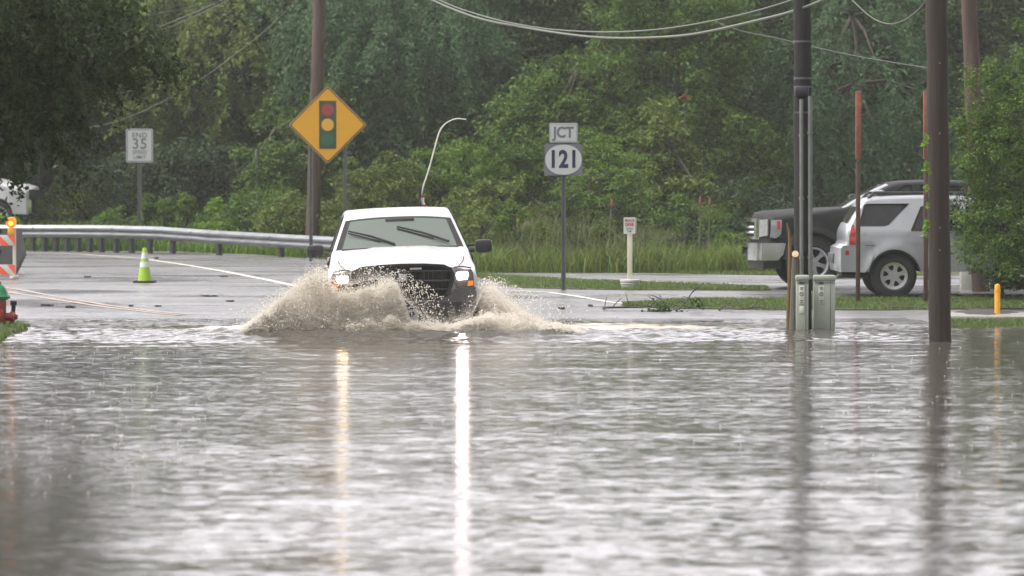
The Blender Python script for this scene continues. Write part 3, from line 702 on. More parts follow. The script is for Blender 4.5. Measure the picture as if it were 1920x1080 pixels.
def pickup(name, label, loc, rz, style, grp=None):
    """style 'hero' = white pickup with lit lamps, 'tall' = dark lifted pickup, 'far' = white pickup beyond the rail"""
    root = empty(name, loc, rz, label, 'pickup truck', grp)
    tall = style == 'tall'
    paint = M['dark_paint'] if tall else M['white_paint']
    if tall:
        sil = [(-.06, .62), (-.04, .78), (-.04, 1.05), (-.06, 1.26), (-.14, 1.335), (-.5, 1.372), (-1.1, 1.405), (-1.52, 1.42), (-2.05, 1.70), (-2.38, 1.845), (-2.75, 1.885), (-3.3, 1.89), (-3.95, 1.86), (-4.15, 1.78), (-4.28, 1.35), (-4.30, 1.30), (-5.2, 1.30), (-6.0, 1.30), (-6.06, 1.2), (-6.06, .75)]
        wh = [(-.98, .46, .46), (-4.72, .46, .46)]; belt = 1.30; W = .96; zb = .56; rearx = -6.06
        cowl, head, cab, bed0, bed1 = -1.52, -2.38, -4.15, -4.30, -6.0
    else:
        sil = [(-.05, .50), (-.03, .62), (-.03, .95), (-.05, 1.09), (-.12, 1.155), (-.30, 1.19), (-.8, 1.29), (-1.38, 1.375), (-1.80, 1.59), (-2.16, 1.775), (-2.45, 1.855), (-3.0, 1.88), (-3.5, 1.865), (-3.75, 1.80), (-3.90, 1.30), (-3.92, 1.22), (-4.8, 1.22), (-5.70, 1.22), (-5.76, 1.12), (-5.77, .62)]
        wh = [(-1.0, .39, .39), (-4.56, .39, .39)]; belt = 1.22; W = .985; zb = .42; rearx = -5.77
        cowl, head, cab, bed0, bed1 = -1.38, -2.16, -3.75, -3.92, -5.70
    corners = [7, 14, 15, 17] if not tall else [7, 14, 15, 17]
    drop = lambda x: .085 * smooth(-1.6, -.6, x) + .02 + .03 * smooth(cab - .1, head, x) * (x < cowl)
    bul = None
    if not tall:
        bul = lambda x, y: (.028 * (1 - smooth(.40, .47, abs(y))) + .012 * smooth(.3, .42, abs(y)) * (1 - smooth(.43, .5, abs(y)))) * smooth(-.12, -.4, x) * (1 - smooth(cowl, cowl - .02, x)) if x > cowl - .02 else 0
        bul = lambda x, y: (.026 * (1 - smooth(.38, .48, abs(y)))) * (smooth(-.35, -.12, x) * -1 + 1) * (1 if x > cowl + .001 else 0)
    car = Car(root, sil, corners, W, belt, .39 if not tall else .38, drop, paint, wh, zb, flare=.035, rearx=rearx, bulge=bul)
    n0 = 23
    def skip(i, j, p):
        y_in = 3 <= j < n0 - 4
        if cowl > p.x > head + .0 and p.y > belt:
            if y_in: return 3 if (j in (3, n0 - 5) or p.x > cowl - .03 or p.x < head + .05) else 2
        if cab - .02 > p.x > bed0 + .03 and y_in and p.y > belt + .1: return 2 if 4 <= j < n0 - 5 else 0
        if bed0 - .02 > p.x > bed1 and y_in and p.y > belt - .06: return 1
        return 0
    body, vs, gl = car.shell(skip)
    f2 = [f for k, f in gl if k == 2 and vs[f[0]].x > -3]; f3 = [f for k, f in gl if k == 3]; f4 = [f for k, f in gl if k == 2 and vs[f[0]].x <= -3]
    submesh('windshield', vs, f2, M['windshield'] if not tall else M['tint_glass'], root)
    submesh('windshield_seal', vs, f3, M['seam'], root)
    if f4: submesh('rear_window', vs, f4, M['tint_glass'], root)
    # side windows: two per side, cut out of the flanks
    zt = (1.74 if not tall else 1.79); zl = belt + .05
    wins = []
    k0 = (zt - belt) / (sil[9][1] - sil[7][1])
    fx = cowl - .10 - (cowl - head) * k0 * .95
    w1 = [(cowl - .30, zl), (fx, zt), (-2.72, zt + .02), (-2.78, zl)]
    w2 = [(-2.90, zl), (-2.84, zt + .02), (cab + .22, zt - .01), (cab + .12, zl)]
    wins = [w1, w2]
    for sy in (1, -1):
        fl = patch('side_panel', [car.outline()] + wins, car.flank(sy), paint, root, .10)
        for wv in wins: patch('side_window', [wv], car.flank(sy, -.012), M['tint_glass'], root, .3)
        for wv in wins:
            rim = [car.flank(sy, .004)(a, b) for a, b in wv]; MB().tube(rim + [rim[0]], .012, 6, False).build('window_seal', M['seam'], root)
        for sx in ((cowl - .02), -2.84, cab + .05):
            MB().tube([car.flank(sy, .001)(sx + (.0 if sx < -1.6 else 0), z) for z in (zb + .06, .7, .9, 1.1, belt)], .006, 5, False).build('door_seam', M['seam'], root)
        for hx in (-2.55, -3.45):
            c = car.flank(sy, .03)(hx, belt - .16); MB().box(c, (.19, .035, .035), .012).build('door_handle', M['black_plastic'] if not tall else M['chrome'], root)
        MB().tube([car.flank(sy, .001)(bed0 + .03, z) for z in (zb + .06, .7, .9, 1.1, belt)], .008, 5, False).build('door_seam', M['seam'], root)
        tl = [(rearx + .02, belt - .38), (rearx + .02, belt - .06), (rearx + .16, belt - .06), (rearx + .13, belt - .38)]
        patch('tail_light', [tl], car.flank(sy, .006), M['red_lens'], root, .1, .01)
    # underbody, arch liners, interior, bed
    u = MB(); u.box((-2.9 + (.1 if not tall else -.05), 0, .66 if not tall else .76), (5.2, 1.35, .40))
    u.build('chassis', M['seam'], root)
    it = MB(); it.box((cowl - .42, 0, .95), (.62, 1.66, .50), .05); it.box((-3.0, 0, .86), (2.4, 1.7, .1))
    it.build('dashboard', M['interior'], root)
    for sy in (-1, 1):
        s_ = MB(); s_.box((-2.62, sy * .42, 1.12), (.5, .52, .22), .06); s_.box((-2.90, sy * .42, 1.38), (.16, .50, .52), .06); s_.box((-2.93, sy * .42, 1.70), (.10, .24, .16), .04)
        s_.build('seat', M['seat_cloth'], root)
    st = MB(); st.tube([(-2.02 - .05 * math.cos(a), .42 + .19 * math.cos(a + math.pi / 2), 1.27 + .17 * math.sin(a + math.pi / 2)) for a in np.linspace(0, 6.283, 25)], .016, 6, False)
    st.build('steering_wheel', M['interior'], root)
    rm = MB(); rm.box((head + .12, 0.02, 1.70 if not tall else 1.76), (.04, .40, .11), .02); rm.build('rear_view_mirror', M['interior'], root)
    bd = MB(); bl = (bed0 + bed1) / 2; ln = bed0 - bed1 - .1
    bd.box((bl, 0, .80), (ln, 1.60, .04)); bd.box((bl, .80, 1.0), (ln, .03, .42)); bd.box((bl, -.80, 1.0), (ln, .03, .42)); bd.box((bed0 - .06, 0, 1.0), (.03, 1.6, .42)); bd.box((bed1 + .04, 0, 1.0), (.03, 1.6, .42))
    bd.build('bed_liner', M['black_plastic'], root)
    for i, (cx, cz, rr) in enumerate(wh):
        for sy in (-1, 1): wheel(root, cx, sy * (W - .13), cz, rr, .28, .25 if not tall else .27, 6 if tall else 5, sy)
    # front face: everything bends with the nose
    def front(off): return lambda y, z: car.warp(off + .0, y, z)
    rb = MB(); rb.box((rearx - .05, 0, .62 if not tall else .74), (.16, 1.86, .20), .04); rb.build('rear_bumper', M['chrome'], root)
    if style == 'hero':
        face = [(-.93, .62), (.93, .62), (.955, .86), (.94, 1.06), (.70, 1.12), (-.70, 1.12), (-.94, 1.06), (-.955, .86)]
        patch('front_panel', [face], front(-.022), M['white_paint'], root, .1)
        go = [(-.50, .69), (.50, .69), (.635, .76), (.69, .93), (.70, 1.03), (.665, 1.115), (.56, 1.165), (.30, 1.188), (0, 1.196), (-.30, 1.188), (-.56, 1.165), (-.665, 1.115), (-.70, 1.03), (-.69, .93), (-.635, .76)]
        gi = [(a * .93, .94 + (b - .94) * .88) for a, b in go]
        g = patch('grille', [go, gi], front(.035), M['black_plastic'], root, .09, .05)
        patch('mesh', [gi], front(.0), M['seam'], g, .1)
        q = MB()
        for zz in (1.085, .955, .84):
            q.tube([car.warp(.022, y, zz - .03 * abs(y) ** 2) for y in np.linspace(-.63, .63, 15)], .013 if zz != .955 else .018, 6)
        for k in range(-10, 11): q.tube([car.warp(.008, k * .058, z) for z in (.79, .95, 1.10)], .004, 4)
        q.build('grille_bar', M['black_plastic'], g)
        e = MB(); e.prism(rrect(.16, .026, .008, 2, .18, 1.122), .034, .045, 'yz'); e.build('badge', M['alloy'], g)
        e = MB(); e.prism([(-.055, 1.055), (.055, 1.055), (.05, .99), (0, .94), (-.05, .99)], .036, .05, 'yz'); e.build('emblem', M['alloy'], g)
        for sy in (-1, 1):
            ho = [(.715, 1.075), (.93, 1.085), (.955, 1.03), (.965, .845), (.73, .835), (.70, .95)]
            ho = [(sy * a, b) for a, b in ho]
            h = patch('headlight', [ho], front(.012), M['clear_lens'], root, .06, .03)
            lo = [(sy * a, b) for a, b in [(.735, 1.045), (.875, 1.05), (.885, 1.0), (.865, .955), (.75, .95), (.73, 1.0)]]
            patch('lit_bulb', [lo], front(.022), M['lamp'] if sy > 0 else M['lamp_dim'], h, .06)
            am = [(sy * a, b) for a, b in [(.885, .925), (.95, .93), (.952, .865), (.87, .86)]]
            patch('turn_signal', [am], front(.024), M['amber_lens'], h, .05)
            hl = MB(); hl.tube([car.warp(-.005, sy * y, z) for y, z in ((.70, 1.12), (.80, 1.125), (.93, 1.10))], .010, 6); hl.build('trim', M['seam'], h)
            hs_ = MB(); hs_.tube([Vector(v) for v in [car.warp(-.06, sy * .76, 1.128), car.warp(-.4, sy * .83, 1.185), car.warp(-.9, sy * .86, 1.235), car.warp(-1.3, sy * .88, 1.272)]], .006, 5); hs_.build('hood_seam', M['seam'], root)
        bo = [(-.97, .72), (-.52, .725), (-.48, .70), (.48, .70), (.52, .725), (.97, .72), (.99, .80), (.985, .845), (.70, .835), (.60, .79), (.50, .735), (-.50, .735), (-.60, .79), (-.70, .835), (-.985, .845), (-.99, .80)]
        b = patch('bumper', [[(-.98, .60), (.98, .60), (.99, .72), (.985, .838), (.69, .825), (.62, .745), (.50, .685), (-.50, .685), (-.62, .745), (-.69, .825), (-.985, .838), (-.99, .72)]], front(.07), M['grey_plastic'], root, .08, .12)
        patch('valance', [[(-.97, .36), (.97, .36), (.985, .52), (.98, .655), (-.98, .655), (-.985, .52)]], front(.085), M['black_plastic'], b, .08, .12)
        pl = MB(); pl.prism(rrect(.31, .155, .012, 2, 0.0, .50), .095, .10, 'yz'); po = pl.build('license_plate', M['sign_white'], b); po.location = (0, .04, 0)
        text('plate_number', '6N 13', .105, M['ink_blue'], po, (.102, -.0, .50), (math.pi / 2, 0, math.pi / 2), bold=.006, sx=.8)
        # wipers in mid sweep
        def ws(y, t, o=.02):   # point on the windshield, t 0 bottom..1 top
            x = cowl + (head - cowl) * t; z = 1.375 + (1.775 - 1.375) * t; return Vector((x + o * .5, y, z + o))
        for (ya, ta, yb, tb) in ((-.70, .52, -.07, .05), (-.02, .62, .68, .08)):
            q = MB(); q.tube([ws(ya, ta), ws((ya + yb) / 2, (ta + tb) / 2 + .02, .03), ws(yb, tb)], [.012, .016, .018], 6)
            q.tube([ws(ya - .0, ta - .05, .012), ws(ya + (yb - ya) * .7, ta + (tb - ta) * .7 - .02, .012)], .011, 6)
            q.build('wiper', M['seam'], root)
        cw = MB(); cw.tube([Vector((cowl + .02, y, 1.36 - .02 * abs(y) ** 2)) for y in np.linspace(-.80, .80, 11)], .024, 6); cw.build('cowl_panel', M['black_plastic'], root)
        mirror(car, cowl - .42, 1.335, .99, 1.285, .185, M['black_plastic'], arm2=True)
        # whip aerial bent back over the bed
    elif tall:
        patch('front_panel', [[(-.90, .70), (.90, .70), (.93, 1.2), (-.93, 1.2)]], front(-.02), M['seam'], root, .1)
        g = patch('grille', [[(-.66, .86), (.66, .86), (.70, 1.22), (-.70, 1.22)], [(-.58, .91), (.58, .91), (.61, 1.16), (-.61, 1.16)]], front(.06), M['chrome'], root, .1, .06)
        q = MB()
        for zz in (.98, 1.07): q.tube([car.warp(.05, y, zz) for y in np.linspace(-.6, .6, 9)], .025, 6)
        q.build('grille_bar', M['chrome'], g)
        for sy in (-1, 1):
            # lamp wraps round the corner on to the flank
            h = patch('headlight', [[(sy * .70, .90), (sy * .70, 1.20), (sy * .955, 1.21), (sy * .955, .93)]], front(.015), M['bright_lens'], root, .06, .02)
            patch('side_lens', [[(-.02, .90), (-.04, 1.20), (-.32, 1.20), (-.30, .95), (-.18, .88)]], car.flank(sy, .012), M['bright_lens'], h, .1, .012)
            patch('side_marker', [[(-.19, 1.04), (-.19, 1.18), (-.28, 1.18), (-.27, 1.04)]], car.flank(sy, .02), M['red_lens'], h, .1, .006)
            patch('fender_flare', [[(c[0], c[1]) for c in arch(wh[0][0], wh[0][1], .62, .52)] + [(c[0], c[1]) for c in arch(wh[0][0], wh[0][1], .52, .52)[::-1]]], car.flank(sy, .03), M['black_plastic'], root, .1, .05)
            patch('fender_flare', [[(c[0], c[1]) for c in arch(wh[1][0], wh[1][1], .62, .52)] + [(c[0], c[1]) for c in arch(wh[1][0], wh[1][1], .52, .52)[::-1]]], car.flank(sy, .03), M['black_plastic'], root, .1, .05)
            patch('bumper_end', [[(.12, .50), (.14, .80), (-.40, .80), (-.34, .60), (-.22, .50)]], car.flank(sy, .05), M['chrome'], root, .08, .06)
        b = patch('bumper', [[(-.97, .50), (.97, .50), (.98, .80), (-.98, .80)], [(-.40, .58), (.40, .58), (.42, .72), (-.42, .72)]], front(.12), M['chrome'], root, .1, .10)
        patch('air_dam', [[(-.85, .36), (.85, .36), (.88, .50), (-.88, .50)]], front(.02), M['black_plastic'], b, .1, .3)
        mirror(car, cowl - .45, 1.50, 1.08, 1.30, .28, M['black_plastic'])
    else:
        patch('front_panel', [[(-.90, .62), (.90, .62), (.93, 1.06), (-.93, 1.06)]], front(-.02), M['seam'], root, .1)
        for sy in (-1, 1): patch('headlight', [[(sy * .66, .86), (sy * .66, 1.06), (sy * .94, 1.06), (sy * .94, .88)]], front(.015), M['clear_lens'], root, .1, .02)
        patch('bumper', [[(-.95, .46), (.95, .46), (.96, .80), (-.96, .80)]], front(.07), M['chrome'], root, .1, .10)
        mirror(car, cowl - .42, 1.335, 1.10, 1.36, .215, M['black_plastic'])
    return root, car

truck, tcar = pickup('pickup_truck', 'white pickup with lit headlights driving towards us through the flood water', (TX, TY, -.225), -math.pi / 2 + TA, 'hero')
truck.rotation_euler = (R(1.9), R(1.0), -math.pi / 2 + TA)
# whip aerial with a small flag, standing in the bed and bent back
def aerial():
    inv = truck.matrix_basis.inverted()
    pts = [(786, 398, 59.2), (788, 385, 59.2), (793, 352, 59.2), (803, 322, 59.2), (813, 285, 59.2), (823, 250, 59.2), (832, 235, 59.2), (845, 226, 59.2), (858, 222.5, 59.2), (874, 224, 59.2)]
    P = [inv @ at(a, b, c) for a, b, c in pts]
    base = P[0].copy(); base.z = .82
    C = [Vector(v) for v in catmull([tuple(p) for p in P], 5)]
    a = MB(); a.tube([base] + C, [.013] * 6 + [.011] * (len(C) - 20) + [.008] * 15, 8); o = a.build('aerial', M['label_white'], truck)
    top = inv @ at(792, 362, 59.2); n = 9; vs = []; fs = []
    for i in range(n):
        t = i / (n - 1); c = top + Vector((0, .0, -.27 * t))
        for k in range(6):
            u = k / 5; vs.append(c + Vector((.02 * math.sin(u * 7 + t * 4), -.03 + (.02 + .09 * t) * u + .01 * math.sin(t * 9), 0)))
    for i in range(n - 1):
        for k in range(5): fs.append((i * 6 + k, i * 6 + k + 1, i * 6 + k + 7, i * 6 + k + 6))
    fl = mk('flag', vs, fs, M['flag_red'], o)
    fl.data.materials.append(M['flag_white'])
    for p in fl.data.polygons: p.material_index = 1 if (p.index // 5) in (2, 3, 4) else 0
    r_ = MB(); r_.tube([top + Vector((0, -.035, .10)), top + Vector((0, -.035, -.30))], .018, 6); r_.build('aerial_mount', M['black_plastic'], o)
aerial()
# the dark pickup at the right, facing left
pickup('pickup_truck', 'dark grey lifted pickup with chrome bumper, parked nose-left behind the silver SUV', (at(1409, 500, 70.6).x, 70.9, G(8, 70.9) + .03), math.pi + R(3), 'tall')
# a white pickup beyond the guardrail, only its nose in the frame
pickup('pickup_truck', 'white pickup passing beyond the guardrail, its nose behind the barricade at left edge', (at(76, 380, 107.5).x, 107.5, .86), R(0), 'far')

# ------------------------------------------------------------------ silver SUV, rear end in view
def suv():
    loc = (at(1564, 500, 66.9).x + 4.67, 67.65, G(8, 67.6) + .02)
    root = empty('suv', loc, R(0), 'silver SUV with chunky tyres and roof rack, its tail towards the utility boxes', 'SUV')
    sil = [(-.05, .42), (-.01, .55), (-.02, .78), (-.12, .98), (-.5, 1.08), (-1.25, 1.14), (-1.95, 1.55), (-2.2, 1.645), (-2.7, 1.70), (-3.5, 1.695), (-4.08, 1.665), (-4.22, 1.61), (-4.42, 1.32), (-4.53, 1.12), (-4.54, .95), (-4.57, .89), (-4.65, .85), (-4.67, .60), (-4.65, .46)]
    wh = [(-.90, .375, .375), (-3.70, .375, .375)]
    car = Car(root, sil, [5, 11, 14, 16], .935, 1.13, .36, lambda x: .05 * smooth(-1.6, -.8, x) + .03, M['silver_paint'], wh, .44, flare=.045, rearwarp=.10, rearx=-4.67, r=.05)
    def skip(i, j, p):
        yin = 4 <= j < 18
        if -1.28 > p.x > -1.93 and yin: return 2
        if -4.28 > p.x > -4.47 and p.y > 1.15 and yin: return 2
        return 0
    body, vs, gl = car.shell(skip)
    submesh('windshield', vs, [f for k, f in gl if vs[f[0]].x > -3], M['tint_glass'], root)
    submesh('rear_window', vs, [f for k, f in gl if vs[f[0]].x <= -3], M['tint_glass'], root)
    q = [(-4.30, 1.20), (-4.19, 1.53), (-4.14, 1.55), (-3.45, 1.555), (-3.79, 1.225), (-3.86, 1.20)]
    d2 = [(-3.42, 1.12), (-3.25, 1.50), (-3.18, 1.53), (-2.62, 1.54), (-2.60, 1.12)]
    d1 = [(-2.50, 1.12), (-2.52, 1.54), (-2.15, 1.53), (-1.75, 1.28), (-1.62, 1.12)]
    for sy in (1, -1):
        patch('side_panel', [car.outline(), q, d2, d1], car.flank(sy), M['silver_paint'], root, .07)
        for wv in (q, d2, d1):
            patch('side_window', [wv], car.flank(sy, -.010), M['tint_glass'], root, .25)
            MB().tube([car.flank(sy, .002)(a, b) for a, b in wv + wv[:1]], .010, 6, False).build('window_seal', M['seam'], root)
        patch('tail_light', [[(-4.50, .885), (-4.50, 1.02), (-4.44, 1.20), (-4.40, 1.22), (-4.36, 1.10), (-4.33, .885)]], car.flank(sy, .012), M['red_lens'], root, .08, .012)
        patch('reflector', [[(-4.58, .72), (-4.58, .79), (-4.51, .79), (-4.51, .72)]], car.flank(sy, .03), M['red_lens'], root, .1, .008)
        patch('rear_bumper', [[(-4.66, .44), (-4.67, .82), (-4.63, .87), (-4.15, .865), (-4.10, .83), (-4.06, .70), (-4.12, .52), (-4.2, .43)]], car.flank(sy, .022), M['silver_paint'], root, .07, .02)
        patch('headlight', [[(-.2, .76), (-.22, .93), (-.55, 1.0), (-.5, .80)]], car.flank(sy, .012), M['clear_lens'], root, .08, .012)
        for sx in (-3.40, -2.55, -1.50):
            MB().tube([car.flank(sy, .001)(sx, z) for z in (.62 if sx > -3 else .90, .9, 1.0, 1.10)], .005, 5, False).build('door_seam', M['seam'], root)
        MB().tube([car.flank(sy, .001)(x, .875) for x in (-4.2, -4.1, -4.02)], .004, 5, False).build('trim', M['seam'], root)
        for hx in (-3.18, -2.32):
            c = car.flank(sy, .03)(hx, 1.02); MB().box(c, (.18, .03, .035), .012).build('door_handle', M['silver_paint'], root)
        rk = MB(); rk.tube([Vector((x, sy * .58, 1.735 + .0 * x)) for x in (-2.2, -3.3, -4.0)], .022, 8)
        for x in (-2.2, -3.1, -4.0): rk.tube([Vector((x, sy * .58, 1.735)), Vector((x - (.1 if x < -3.5 else -.05), sy * .6, 1.64))], .024, 8)
        rk.build('roof_rail', M['black_plastic'], root)
        patch('arch_liner', [[p for p in arch(-3.70, .375, .434, .45)] + [p for p in arch(-3.70, .375, .405, .45)[::-1]]], car.flank(sy, .02), M['seam'], root, .1, .25)
        for cx, cz, rr in wh: wheel(root, cx, sy * .80, cz, rr, .27, .225, 6, sy)
    cb = MB(); cb.tube([(-3.05, -.58, 1.765), (-3.05, .58, 1.765)], .018, 8); cb.tube([(-3.85, -.58, 1.765), (-3.85, .58, 1.765)], .018, 8); cb.build('cross_bar', M['alloy'], root)
    u = MB(); u.box((-2.35, 0, .62), (4.3, 1.3, .34)); u.box((-4.3, 0, .42), (.45, 1.1, .08), .02); u.build('chassis', M['seam'], root)
    ex = MB(); ex.tube([(-4.1, -.6, .36), (-4.45, -.62, .36), (-4.62, -.62, .35)], .035, 10); ex.build('exhaust_pipe', M['galv_dark'], root)
    ht = MB(); ht.box((-4.655, 0, .66), (.05, 1.0, .16), .02); ht.build('step_pad', M['grey_plastic'], root)
    it = MB(); it.box((-2.9, 0, .93), (2.9, 1.55, .1)); 
    for x in (-2.3, -3.15):
        for sy in (-1, 1): it.box((x - .22, sy * .40, 1.30), (.14, .46, .55), .06); it.box((x, sy * .40, 1.06), (.5, .48, .2), .06)
    it.build('seat', M['interior'], root)
    mirror(car, -1.75, 1.17, .98, 1.18, .16, M['silver_paint'])
suv()
# ================================================================== poles, signs, rails and small things
def pole(name, label, top, bot, Yb, r0, r1, m, H=None, cat='utility pole', base_z=None):
    """wooden pole between two picture points, prolonged upwards to full height"""
    a = at(bot[0], bot[1], Yb); b = at(top[0], top[1], Yb)
    zb = base_z if base_z is not None else G(a.x, Yb) - .3
    d = (b - a).normalized(); base = a + d * ((zb - a.z) / d.z); L_ = H or 9.0; end = base + d * L_
    q = MB(); n = 26; pts = [base.lerp(end, k / n) + Vector((.006 * math.sin(k * 1.7), .006 * math.cos(k * 2.1), 0)) for k in range(n + 1)]
    root = empty(name, base, 0, label, cat)
    q.tube([p - base for p in pts], [r0 + (r1 - r0) * k / n for k in range(n + 1)], 20); o = q.build('shaft', m, root, 60)
    return root, base, d, end
p1, b1, d1, e1 = pole('utility_pole', 'brown wooden pole behind the diamond signal sign, leaning a little right', (599, 0), (586, 440), 96, .165, .14, M['pole_mid'], 9.5)
p2, b2, d2, e2 = pole('utility_pole', 'near-black utility pole with two grey conduits rising from the green boxes', (1504.5, 0), (1506, 600), 57.2, .125, .120, M['pole_dark'], 9.2)
p3, b3, d3, e3 = pole('utility_pole', 'thick brown wooden pole standing in the water right of the silver SUV', (1756, 0), (1763, 640), 52.4, .145, .130, M['pole_brown'], 9.0)
p4, b4, d4, e4 = pole('utility_pole', 'brown pole half hidden behind the leafy tree at the right edge', (1817, 0), (1838, 540), 69.5, .15, .115, M['pole_mid'], 9.5)
def crossarm(root, base, end, d, w_=1.8):
    q = MB(); c = end - base - d * .5; q.box(c + Vector((0, -.14, 0)), (w_, .10, .12), .01)
    for x in (-.8, -.3, .3, .8): q.lathe([(.015, .06), (.04, .09), (.04, .15), (.02, .18)], 10, 'z', c + Vector((x * w_ / 1.8, -.14, 0)))
    q.build('crossarm', M['pole_mid'], root)
for a, b, c, d in ((p1, b1, e1, d1), (p2, b2, e2, d2), (p3, b3, e3, d3), (p4, b4, e4, d4)): crossarm(a, b, c, d)
q = MB()
for yy in (427, 469, 250, 118): q.box(at(1762, yy, 52.24) - b3, (.018, .012, .022), .003)
q.build('tag', M['conduit'], p3)
# conduits, straps on the dark pole
for pxx, ytop, ybot, r_ in ((1503, 186, 524, .028), (1519.5, 180, 524, .032)):
    q = MB(); a = at(pxx, ybot, 57.0) - b2; b = at(pxx - .5, ytop, 57.0) - b2; q.tube([a, a.lerp(b, .5), b], r_, 10)
    for t in (.12, .45, .8): c = a.lerp(b, t); q.lathe([(r_ + .001, -.02), (r_ + .008, -.02), (r_ + .008, .02), (r_ + .001, .02)], 12, 'z', c)
    q.build('conduit', M['conduit'], p2)
for yy in (78, 147, 163, 211):
    q = MB(); c = at(1505.4, yy, 57.2) - b2; q.lathe([(.118, -.014), (.131, -.014), (.131, .014), (.118, .014)], 24, 'z', c, True); q.build('strap', M['galv_dark'], p2)
q = MB(); q.box(at(1503, 172, 57.06) - b2, (.20, .12, .14), .03); q.build('weather_head', M['black_plastic'], p2)
# two utility cabinets at the foot
def cabinet(x0, x1, ytop, ybot, label, Y):
    a = at(x0, ybot, Y); b = at(x1, ytop, Y); w_ = b.x - a.x; h = b.z + .32
    root = empty('utility_cabinet', ((a.x + b.x) / 2, Y + .12, -.3), 0, label, 'utility box')
    q = MB(); q.box((0, 0, h / 2 - .02), (w_, .26, h - .04), .012); q.build('housing', M['cabinet'], root)
    q = MB(); q.box((0, -.004, h - .035), (w_ + .02, .29, .075), .02); q.build('lid', M['cabinet'], root)
    q = MB(); q.box((w_ * .28, -.133, h / 2), (.010, .008, h - .14), .002); q.box((0, -.134, h - .1), (w_ * .9, .006, .008)); q.build('door_seam', M['conduit'], root)
    lw = .075; lx = -w_ * .06; lz = h - .27
    if w_ > .2: lx = -w_ * .15
    s = MB(); s.box((lx, -.134, lz), (lw, .006, .26), .002); so = s.build('sticker', M['label_white'], root)
    k = MB()
    for dz in (.155, .175): k.box((lx, -.134, lz + dz), (lw * .9, .006, .010))
    for dz, ww in ((.10, .05), (.08, .04), (-.08, .045), (-.105, .03)): k.box((lx, -.139, lz + dz), (ww, .005, .008))
    k.tube([(lx + .026 * math.cos(t), -.139, lz + .01 + .026 * math.sin(t)) for t in np.linspace(0, 6.283, 17)], .004, 5, False)
    k.tube([(lx - .02, -.139, lz + .03), (lx + .02, -.139, lz - .01)], .003, 5)
    k.build('warning_print', M['ink'], so)
    if w_ < .2:
        s = MB(); s.box((lx, -.134, lz - .21), (lw * .85, .006, .10), .002); s.build('sticker', M['label_white'], root)
cabinet(1492.5, 1516, 519, 618, 'narrow green utility box, left of the pair at the foot of the dark pole', 56.6)
cabinet(1525.5, 1566, 519, 613, 'wide green utility box with creased lid, right of the pair by the dark pole', 56.9)
# stake and sawn post beside the dark pole
q = MB(); c = [at(1475, 418, 56.9), at(1479, 432, 56.9), at(1481, 450, 56.9), at(1480, 520, 56.9), at(1478, 590, 56.9), at(1478, 640, 56.9)]
base = c[-1].copy(); q.tube([p - base for p in c], [.008, .018, .023, .026, .028, .028], 8)
tag(q.build('stake', M['wood_fresh'], loc=base), 'pale splintered wooden stake standing left of the sawn post', 'stake')
rt = empty('sawn_post', at(1485, 640, 56.7), 0, 'grey round post with a pale sawn end, leaning beside the dark pole', 'post')
t_ = at(1491, 478, 56.7) - rt.location; q = MB(); q.tube([(0, 0, 0), t_ * .5, t_], [.05, .047, .044], 14); q.build('shaft', M['wood_old'], rt)
dd = Vector((0, -1, .55)).normalized(); q = MB(); u = dd.cross(Vector((1, 0, 0))).normalized()
n = 16; q.add([t_ + dd * .035 + Vector((1, 0, 0)) * .047 * math.cos(2 * math.pi * k / n) + u * .050 * math.sin(2 * math.pi * k / n) for k in range(n)] + [t_ - dd * .02 + Vector((1, 0, 0)) * .043 * math.cos(2 * math.pi * k / n) + u * .046 * math.sin(2 * math.pi * k / n) for k in range(n)],
    [tuple(range(n))] + [(k, (k + 1) % n, n + (k + 1) % n, n + k) for k in range(n)]); q.build('cut_end', M['wood_cut'], rt)
for a, yb, lb in ((1447, 0, None), ):
    pass
# two rusty marker posts
def marker(x, Y, label):
    a = at(x, 571, Y); b = at(x, 171, Y); s = at(x, 298, Y); g = G(a.x, Y)
    rt = empty('marker_post', (a.x, Y, g), 0, label, 'post')
    q = MB(); q.box((0, 0, (s.z - g - .1) / 2 - .05), (.07, .07, s.z - g + .1), .008); q.build('lower_shaft', M['dark_post'], rt)
    q = MB(); q.box((0, 0, (s.z + b.z) / 2 - g), (.085, .085, b.z - s.z), .008); q.build('upper_sleeve', M['rust_post'], rt)
marker(1608.5, 65.4, 'tall square post with rust-red upper half in front of the silver SUV tail')
marker(1735.5, 65.3, 'tall square post with rust-red upper half, close behind the thick brown pole')
# bollard and grey pedestal
p = onground(1870, 597); rt = empty('bollard', p, 0, 'yellow bollard by the kerb under the right-hand tree', 'bollard')
q = MB(); q.lathe([(.042, -.1), (.042, .47), (.035, .50), (.001, .515)], 18); q.build('tube', M['bollard'], rt)
q = MB(); q.lathe([(.044, .38), (.046, .38), (.046, .43), (.044, .43)], 18, close=True); q.build('band', M['sign_yellow'], rt)
p = at(1811, 548, 70.0); p.z = G(p.x, 70); rt = empty('pedestal', p, 0, 'pale green-grey service pedestal left of the pole behind the right-hand tree', 'utility box')
q = MB(); q.box((0, 0, .28), (.20, .2, .60), .02); q.build('housing', M['bucket'], rt)
q = MB(); q.box((0, 0, .60), (.23, .23, .06), .02); q.build('lid', M['cabinet'], rt)
p = onground(1846, 594, .04); bm = bmesh.new()
q = MB(); vs = [(0, 0, .06)]; n = 22
for k in range(n):
    t = 2 * math.pi * k / n; r_ = 1 + .25 * math.sin(3 * t + 1) + .15 * math.sin(7 * t); vs.append((.42 * r_ * math.cos(t), .8 * r_ * math.sin(t), .0))
for k in range(n):
    t = 2 * math.pi * k / n; vs.append((.25 * math.cos(t), .45 * math.sin(t), .05))
fs = [(0, 1 + n + k, 1 + n + (k + 1) % n) for k in range(n)] + [(1 + k, 1 + (k + 1) % n, 1 + n + (k + 1) % n, 1 + n + k) for k in range(n)]
